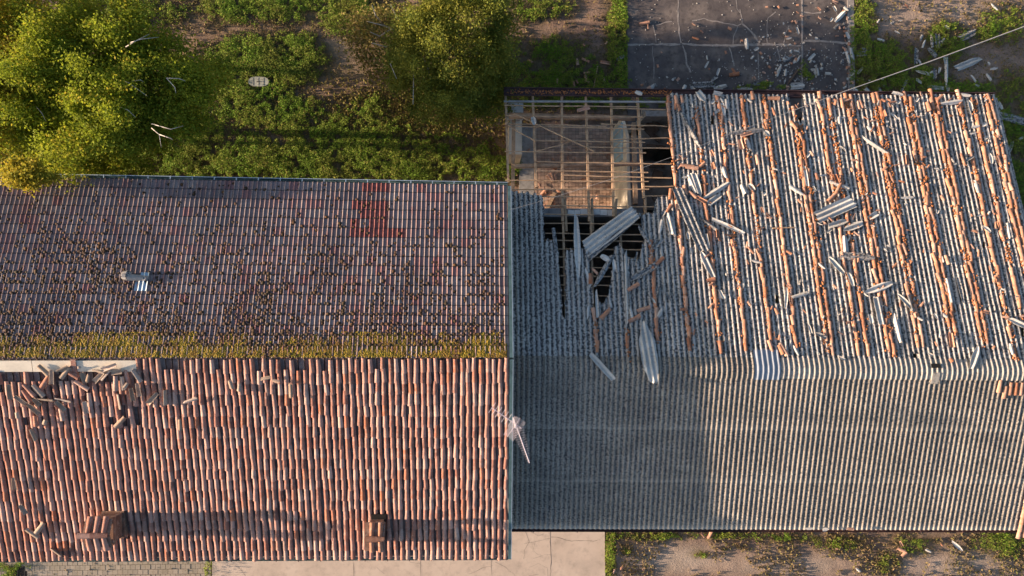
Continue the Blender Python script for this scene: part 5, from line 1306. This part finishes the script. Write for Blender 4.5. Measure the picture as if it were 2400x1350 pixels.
# ------------------------------------------------------------------ trees
def leaf_quads(C_, size, stretch=1.6, droop=None, seed=1):
    """one small folded quad per centre"""
    rs = np.random.RandomState(seed); n = len(C_)
    a = rs.normal(size=(n, 3)); 
    if droop is not None: a = a * .8 + droop
    a /= np.linalg.norm(a, axis=1)[:, None]
    b = rs.normal(size=(n, 3)); b -= a * (a * b).sum(1)[:, None]; b /= np.linalg.norm(b, axis=1)[:, None]
    s = (size * (0.6 + .8 * rs.rand(n)))[:, None]
    V = np.stack([C_ - a * s * stretch / 2, C_ + b * s * .5, C_ + a * s * stretch / 2, C_ - b * s * .5], 1)
    Fa = np.arange(n * 4).reshape(n, 4); return V.reshape(-1, 3), Fa, rs.rand(n)
def crown_points(cen, rad, nclump, per, seed, shell=.5, clump=(.45, .45, .28), hollow=.0, drop=.0, outline=.35):
    rs = np.random.RandomState(seed)
    d = rs.normal(size=(nclump, 3)); d /= np.linalg.norm(d, axis=1)[:, None]
    rr = shell + (1 - shell) * rs.rand(nclump) ** .6
    bump = 1 + outline * (vnoise(np.arctan2(d[:, 1], d[:, 0]) * 2.2 + 10, d[:, 2] * 2 + 5, seed) - .5) * 2
    c = d * (rr * bump)[:, None] * np.array(rad) + np.array(cen)
    size = .6 + .8 * rs.rand(nclump)
    idx = np.repeat(np.arange(nclump), (per * size).astype(int))
    off = rs.normal(size=(len(idx), 3)) * np.array(clump) * size[idx][:, None] * .6
    p = c[idx] + off
    if drop: p[:, 2] -= drop * np.abs(off[:, 0] + off[:, 1])
    return p, idx, c
def tree(name, label, base, cen, rad, nclump, per, leaf, mat, bark, seed, trunk_r=.16, drop=.0, stretch=1.6, clump=(.45, .45, .28), shell=.5, outline=.35, nlimb=10, cat='tree', droop=None):
    t = empty(name, (base[0], base[1], 0), label, cat)
    p, idx, cl = crown_points(cen, rad, nclump, per, seed, shell, clump, drop=drop, outline=outline)
    V, Fa, tn = leaf_quads(p, leaf, stretch, droop, seed)
    rs = np.random.RandomState(seed + 5); ct = rs.rand(nclump) * .5
    np_obj('crown', V, Fa, mat, tn * .5 + ct[idx], parent=t)
    # trunk with limbs reaching clumps
    m = MB(); B = Vector((base[0], base[1], -.1)); C_ = Vector(cen); fork = B.lerp(C_, .55); fork.z = C_.z * .5
    m.tube([B, B.lerp(fork, .5) + Vector((.05, -.04, 0)), fork], [trunk_r, trunk_r * .8, trunk_r * .6], 8); m.build('trunk', bark, t, smooth=True)
    r3 = random.Random(seed)
    for i in range(nlimb):
        tgt = Vector(cl[r3.randrange(len(cl))]); tgt = fork.lerp(tgt, .92); mid = fork.lerp(tgt, .5) + Vector((0, 0, .35)); m = MB(); m.tube([fork, mid, tgt], [trunk_r * .45, trunk_r * .26, .012], 5); m.build('branch', bark, t, smooth=True)
    return t
c = P(245, 215, 5.7); b = P(260, 300, 0)
birch = tree('birch_tree', 'big spreading birch with white twigs, overhanging the gutter of the tiled house', b, c[:], (3.9, 2.85, 2.2), 500, 340, .056, M_BIRCH, M_BARK, 3, .2, drop=.3, clump=(.46, .34, .28), shell=.4, outline=.4, nlimb=16, droop=np.array([.3, .0, -.5]))
TW = [[(250,180),(300,193),(345,225)], [(390,183),(410,205),(412,218)], [(390,183),(420,184),(435,190)], [(280,250),(300,258),(318,275)], [(355,290),(400,303),(430,295)], [(355,300),(373,315),(378,345)], [(85,250),(98,265),(108,285)], [(295,110),(320,95),(350,80)], [(305,100),(330,92),(372,87)], [(310,190),(330,187),(336,192)], [(373,315),(400,324),(405,328)]]
for i, tw in enumerate(TW):
    m = MB(); z = 7.6 if i != 6 else 6.8; zz = [z, z + .12, z + .05]; m.tube([P(x, y, q) for (x, y), q in zip(tw, zz)], [.015, .011, .005], 5); m.build('bare_twig', M_BARK, birch, smooth=True)
# the bough over the gutter, part of the same tree
pb = P(62, 405, 7.4); p, idx, cl = crown_points(pb[:], (.75, .42, .4), 34, 260, 31, .2, (.28, .2, .2)); V, Fa, tn = leaf_quads(p, .058, 1.5, None, 9); np_obj('low_bough', V, Fa, M_BIRCH_Y, tn, parent=birch)
c = P(-10, 80, 5.4); tree('yellowing_tree', 'yellow-green tree cut off by the top left corner of the picture', P(-30, 120, 0), c[:], (1.9, 2.1, 2.2), 140, 260, .062, M_BIRCH_Y, M_BARK, 17, .14, drop=.3, clump=(.5, .5, .3))
c = P(-40, 235, 5.4); tree('slim_birch', 'yellow-green birch at the left picture edge beside the big birch', P(-50, 320, 0), c[:], (2.1, 1.8, 2.2), 130, 270, .062, M_BIRCH_Y, M_BARK, 19, .14, drop=.3, clump=(.5, .5, .3))
c = P(1075, 105, 3.6); tree('cypress_tree', 'dense dark green conifer standing between the two yards, close to the barn corner', P(1075, 150, 0), c[:], (2.45, 2.75, 3.2), 300, 400, .055, M_CYPRESS, M_BARK_BROWN, 23, .2, drop=.2, stretch=1.3, clump=(.34, .34, .30), shell=.55, outline=.3)
c = P(905, 95, 2.0); sh = tree('withered_shrub', 'half-bare shrub with pale dry twigs west of the dark conifer', P(930, 120, 0), c[:], (1.35, 1.75, 1.4), 120, 60, .07, M_DRYLEAF, M_BARK_BROWN, 29, .07, clump=(.35, .35, .22), nlimb=14, cat='shrub')
r4 = random.Random(8)
f0 = P(965, 95, 1.2)
for tw in ([(965,95),(985,40),(1005,5)], [(965,95),(960,60),(950,20)], [(965,95),(1010,75),(1040,85)], [(965,95),(970,170),(968,245)], [(965,95),(1000,150),(1008,185)], [(960,100),(915,150),(930,185)], [(960,90),(900,60),(860,50)], [(960,95),(905,110),(870,100)], [(975,60),(1010,45),(1030,40)], [(990,100),(1030,140),(1060,165)], [(960,80),(930,40),(915,10)], [(900,60),(880,35),(872,12)], [(915,70),(890,85),(868,75)]):
    m = MB(); m.tube([P(tw[0][0], tw[0][1], 3.0), P(tw[1][0], tw[1][1], 4.2), P(tw[2][0], tw[2][1], 4.6)], [.035, .022, .009], 5); m.build('dry_twig', M_BARK, sh, smooth=True)

# ------------------------------------------------------------------ grass and weeds
def grass(name, n, seed, mat, label, thr=.30, size=.05, hgt=(.02, .16), exclude=True, sc=1.0, fac=1.0):
    rs = np.random.RandomState(seed)
    px = rs.rand(n) * 2600 - 100; py = np.where(rs.rand(n) < .82, rs.rand(n) * 560 - 80, rs.rand(n) * 130 + 1235)
    cv = cover(px, py) * fac * np.where((py > 1240) & (px > 1445), .72, 1.0)
    # to world
    X = np.empty(n); 
    a = -TILT; x = (px - 1200) / F; y = (675 - py) / F; dx = x * math.cos(a) - math.sin(a); dz = -x * math.sin(a) - math.cos(a); k = -CAM_H / dz
    X = dx * k; Y = y * k
    nz = fbm(X * 1.7, Y * 1.7, 41) * 1.1 + .9 * (vnoise(X * 6, Y * 6, 43) - .5)
    keep = (cv * (.05 + 1.65 * nz) > thr * (.55 + .9 * rs.rand(n)))
    slabm = (((px > 1470) & (px < 1990) & (py < 330)) | ((px > 498) & (px < 1417) & (py > 1200)) | ((px < 496) & (py > 1290)))
    crackk = (cv > .45) & (vnoise(X * 5, Y * 5, 44) > .45)
    keep &= (~slabm) | crackk
    keep &= ~((np.abs(px - 608) < 24) & (np.abs(py - 193) < 12))
    keep &= ~((px > 1224) & (px < 1436) & (py > 300) & (py < 520) & (rs.rand(n) < .97))
    X, Y, cv, nz = X[keep], Y[keep], cv[keep], nz[keep]; m_ = len(X)
    h = (hgt[0] + (hgt[1] - hgt[0]) * rs.rand(m_) ** 1.5 * np.clip(cv * nz * 2.2, .3, 1.3))
    an = rs.rand(m_) * 6.283; ln = size * (.5 + rs.rand(m_)); w = ln * .45
    c_ = np.stack([X, Y, h], 1); d = np.stack([np.cos(an), np.sin(an), rs.uniform(-.5, .9, m_)], 1) * ln[:, None]
    s = np.stack([-np.sin(an), np.cos(an), rs.uniform(-.4, .4, m_)], 1) * w[:, None]
    V = np.stack([c_ - d * .5 - np.array([0, 0, .01]), c_ + s * .5, c_ + d * .6, c_ - s * .5], 1).reshape(-1, 3); Fa = np.arange(m_ * 4).reshape(-1, 4)
    o = np_obj(name, V, Fa, mat, np.clip(.45 * vnoise(X * 2, Y * 2, 51) + .55 * rs.rand(m_), 0, .99), kind='stuff'); tag(o, label, 'grass'); print(name, m_); return o
grass('grass', 1100000, 61, M_GRASS, 'green grass and weeds growing over the yard soil', .36, .058, (.02, .27))
grass('dry_grass', 480000, 67, M_WEED, 'thin dry grass and dead weeds on the bare soil', .13, .06, (.01, .07), fac=.85)
def scatter_soil():
    rs = np.random.RandomState(71); n = 46000
    px = rs.rand(n) * 2440 - 20; py = np.where(rs.rand(n) < .6, rs.rand(n) * 450 - 10, rs.rand(n) * 115 + 1240)
    a = -TILT; x = (px - 1200) / F; y = (675 - py) / F; dx = x * math.cos(a) - math.sin(a); dz = -x * math.sin(a) - math.cos(a); k = -CAM_H / dz; X = dx * k; Y = y * k
    keep = (fbm(X * .9, Y * .9, 73) + .35 * vnoise(X * 6, Y * 6, 75) > .62) & ~(((px > 1466) & (px < 2000) & (py < 330)) | ((px > 496) & (px < 1419) & (py > 1200)) | ((px > 1222) & (px < 1440) & (py > 300) & (py < 520)) | ((px < 500) & (py > 1290) & (rs.rand(n) < .93)))
    X, Y = X[keep], Y[keep]; c_ = np.stack([X, Y, .015 + .05 * rs.rand(len(X))], 1); V, Fa, tn = leaf_quads(c_, .06, 1.8, None, 77)
    o = np_obj('dead_leaves', V, Fa, M_WEED, tn, kind='stuff'); tag(o, 'scattered dead stalks and leaf litter on the soil', 'litter')
scatter_soil()
# leaf litter warm under the conifer
rs = np.random.RandomState(83); n = 9000; q = P(980, 265, 0); c_ = np.stack([q.x + rs.normal(size=n) * 2.2, q.y + rs.normal(size=n) * .8, .02 + .04 * rs.rand(n)], 1); V, Fa, tn = leaf_quads(c_, .07, 1.4, None, 85)
o = np_obj('fallen_leaves', V, Fa, M_DRYLEAF, tn, kind='stuff'); tag(o, 'brown fallen leaves spread below the dark conifer', 'litter')

# ------------------------------------------------------------------ make every label single out one thing
def where(px, py):
    if 845 <= py and px < 1190: return None
    return None
def lines_px(y):
    out = []
    for bx_, by_, ty_, _ in LB[:22]:
        X0, tb = NR.hit(bx_, by_, .04); 
        # pixel x of the line at height y
        t_ = NR.hit(bx_, y, .04)[1]; out.append(toward(NR.pt(X0, t_))[0])
    return out
def spot(px, py):
    if py > 880 and px < 1200 or (px < 1200 and py > 838):
        nm = 'left chimney' if px < 560 else 'small chimney'
        return 'on the clay slope, %s the %s' % ('uphill of' if py < 1190 else 'beside', nm)
    if py > 1236: return 'in the yard below the barn'
    if 215 < py < 900 and px > 1200:
        if inpoly(px, py, HOLE) and px < 1572: return 'over the stripped laths' if py < 300 or px > 1340 and py > 480 else 'on the paved bay floor'
        xs = lines_px(py); k = sum(1 for x in xs if x < px)
        fr = (860 - py) / 630.0
        h = ('near the ridge', 'upper slope', 'mid slope', 'lower slope', 'by the eave')[min(4, max(0, int(fr * 5)))]
        return 'after %s tile line, %s' % (words(max(0, k - 1)), h) if k else 'west of all tile lines, ' + h
    if 215 < py < 500 and px < 1440: return 'on the paved bay floor'
    if px < 1466: return 'on grass north of the laths'
    if px < 1878: return 'on the dark slab ' + ('near the eave' if py > 150 else 'away from the eave')
    if px < 1990: return 'on the side slab ' + ('near the eave' if py > 120 else 'away from the eave')
    return 'on the grass east of the kerb'
from collections import defaultdict
groups_ = defaultdict(list)
for o, lb, px, py in pending:
    if lb is None:
        lb = 'small orange tile chip' if o.name.startswith('tile') else 'small grey sheet chip'
        o['group'] = ('small tile chips' if o.name.startswith('tile') else 'small sheet chips') + (' on the barn roof' if o.matrix_basis.translation.z > 2 else ' on the ground')
    s = spot(px, py)
    full = lb + (' ' + s if not any(w_ in lb for w_ in (' on the ', ' by the ', ' over the ', ' beyond ', ' caught ', ' in the ', ' at the ')) else '')
    groups_[full].append((o, px, py))
for full, L in groups_.items():
    if len(L) == 1: L[0][0]['label'] = full; continue
    L.sort(key=lambda a: a[1])
    for i, (o, px, py) in enumerate(L):
        o['label'] = (('leftmost' if i == 0 else 'rightmost' if i == len(L) - 1 else words(i) + ' from left') + ' ' ) + full
for o in bpy.data.objects:
    l = o.get('label')
    if l:
        wds = l.split()
        if len(wds) > 16: print('LONG', l); o['label'] = ' '.join(w_ for w_ in wds if w_ not in ('the', 'a'))
print('objects', len(bpy.data.objects))
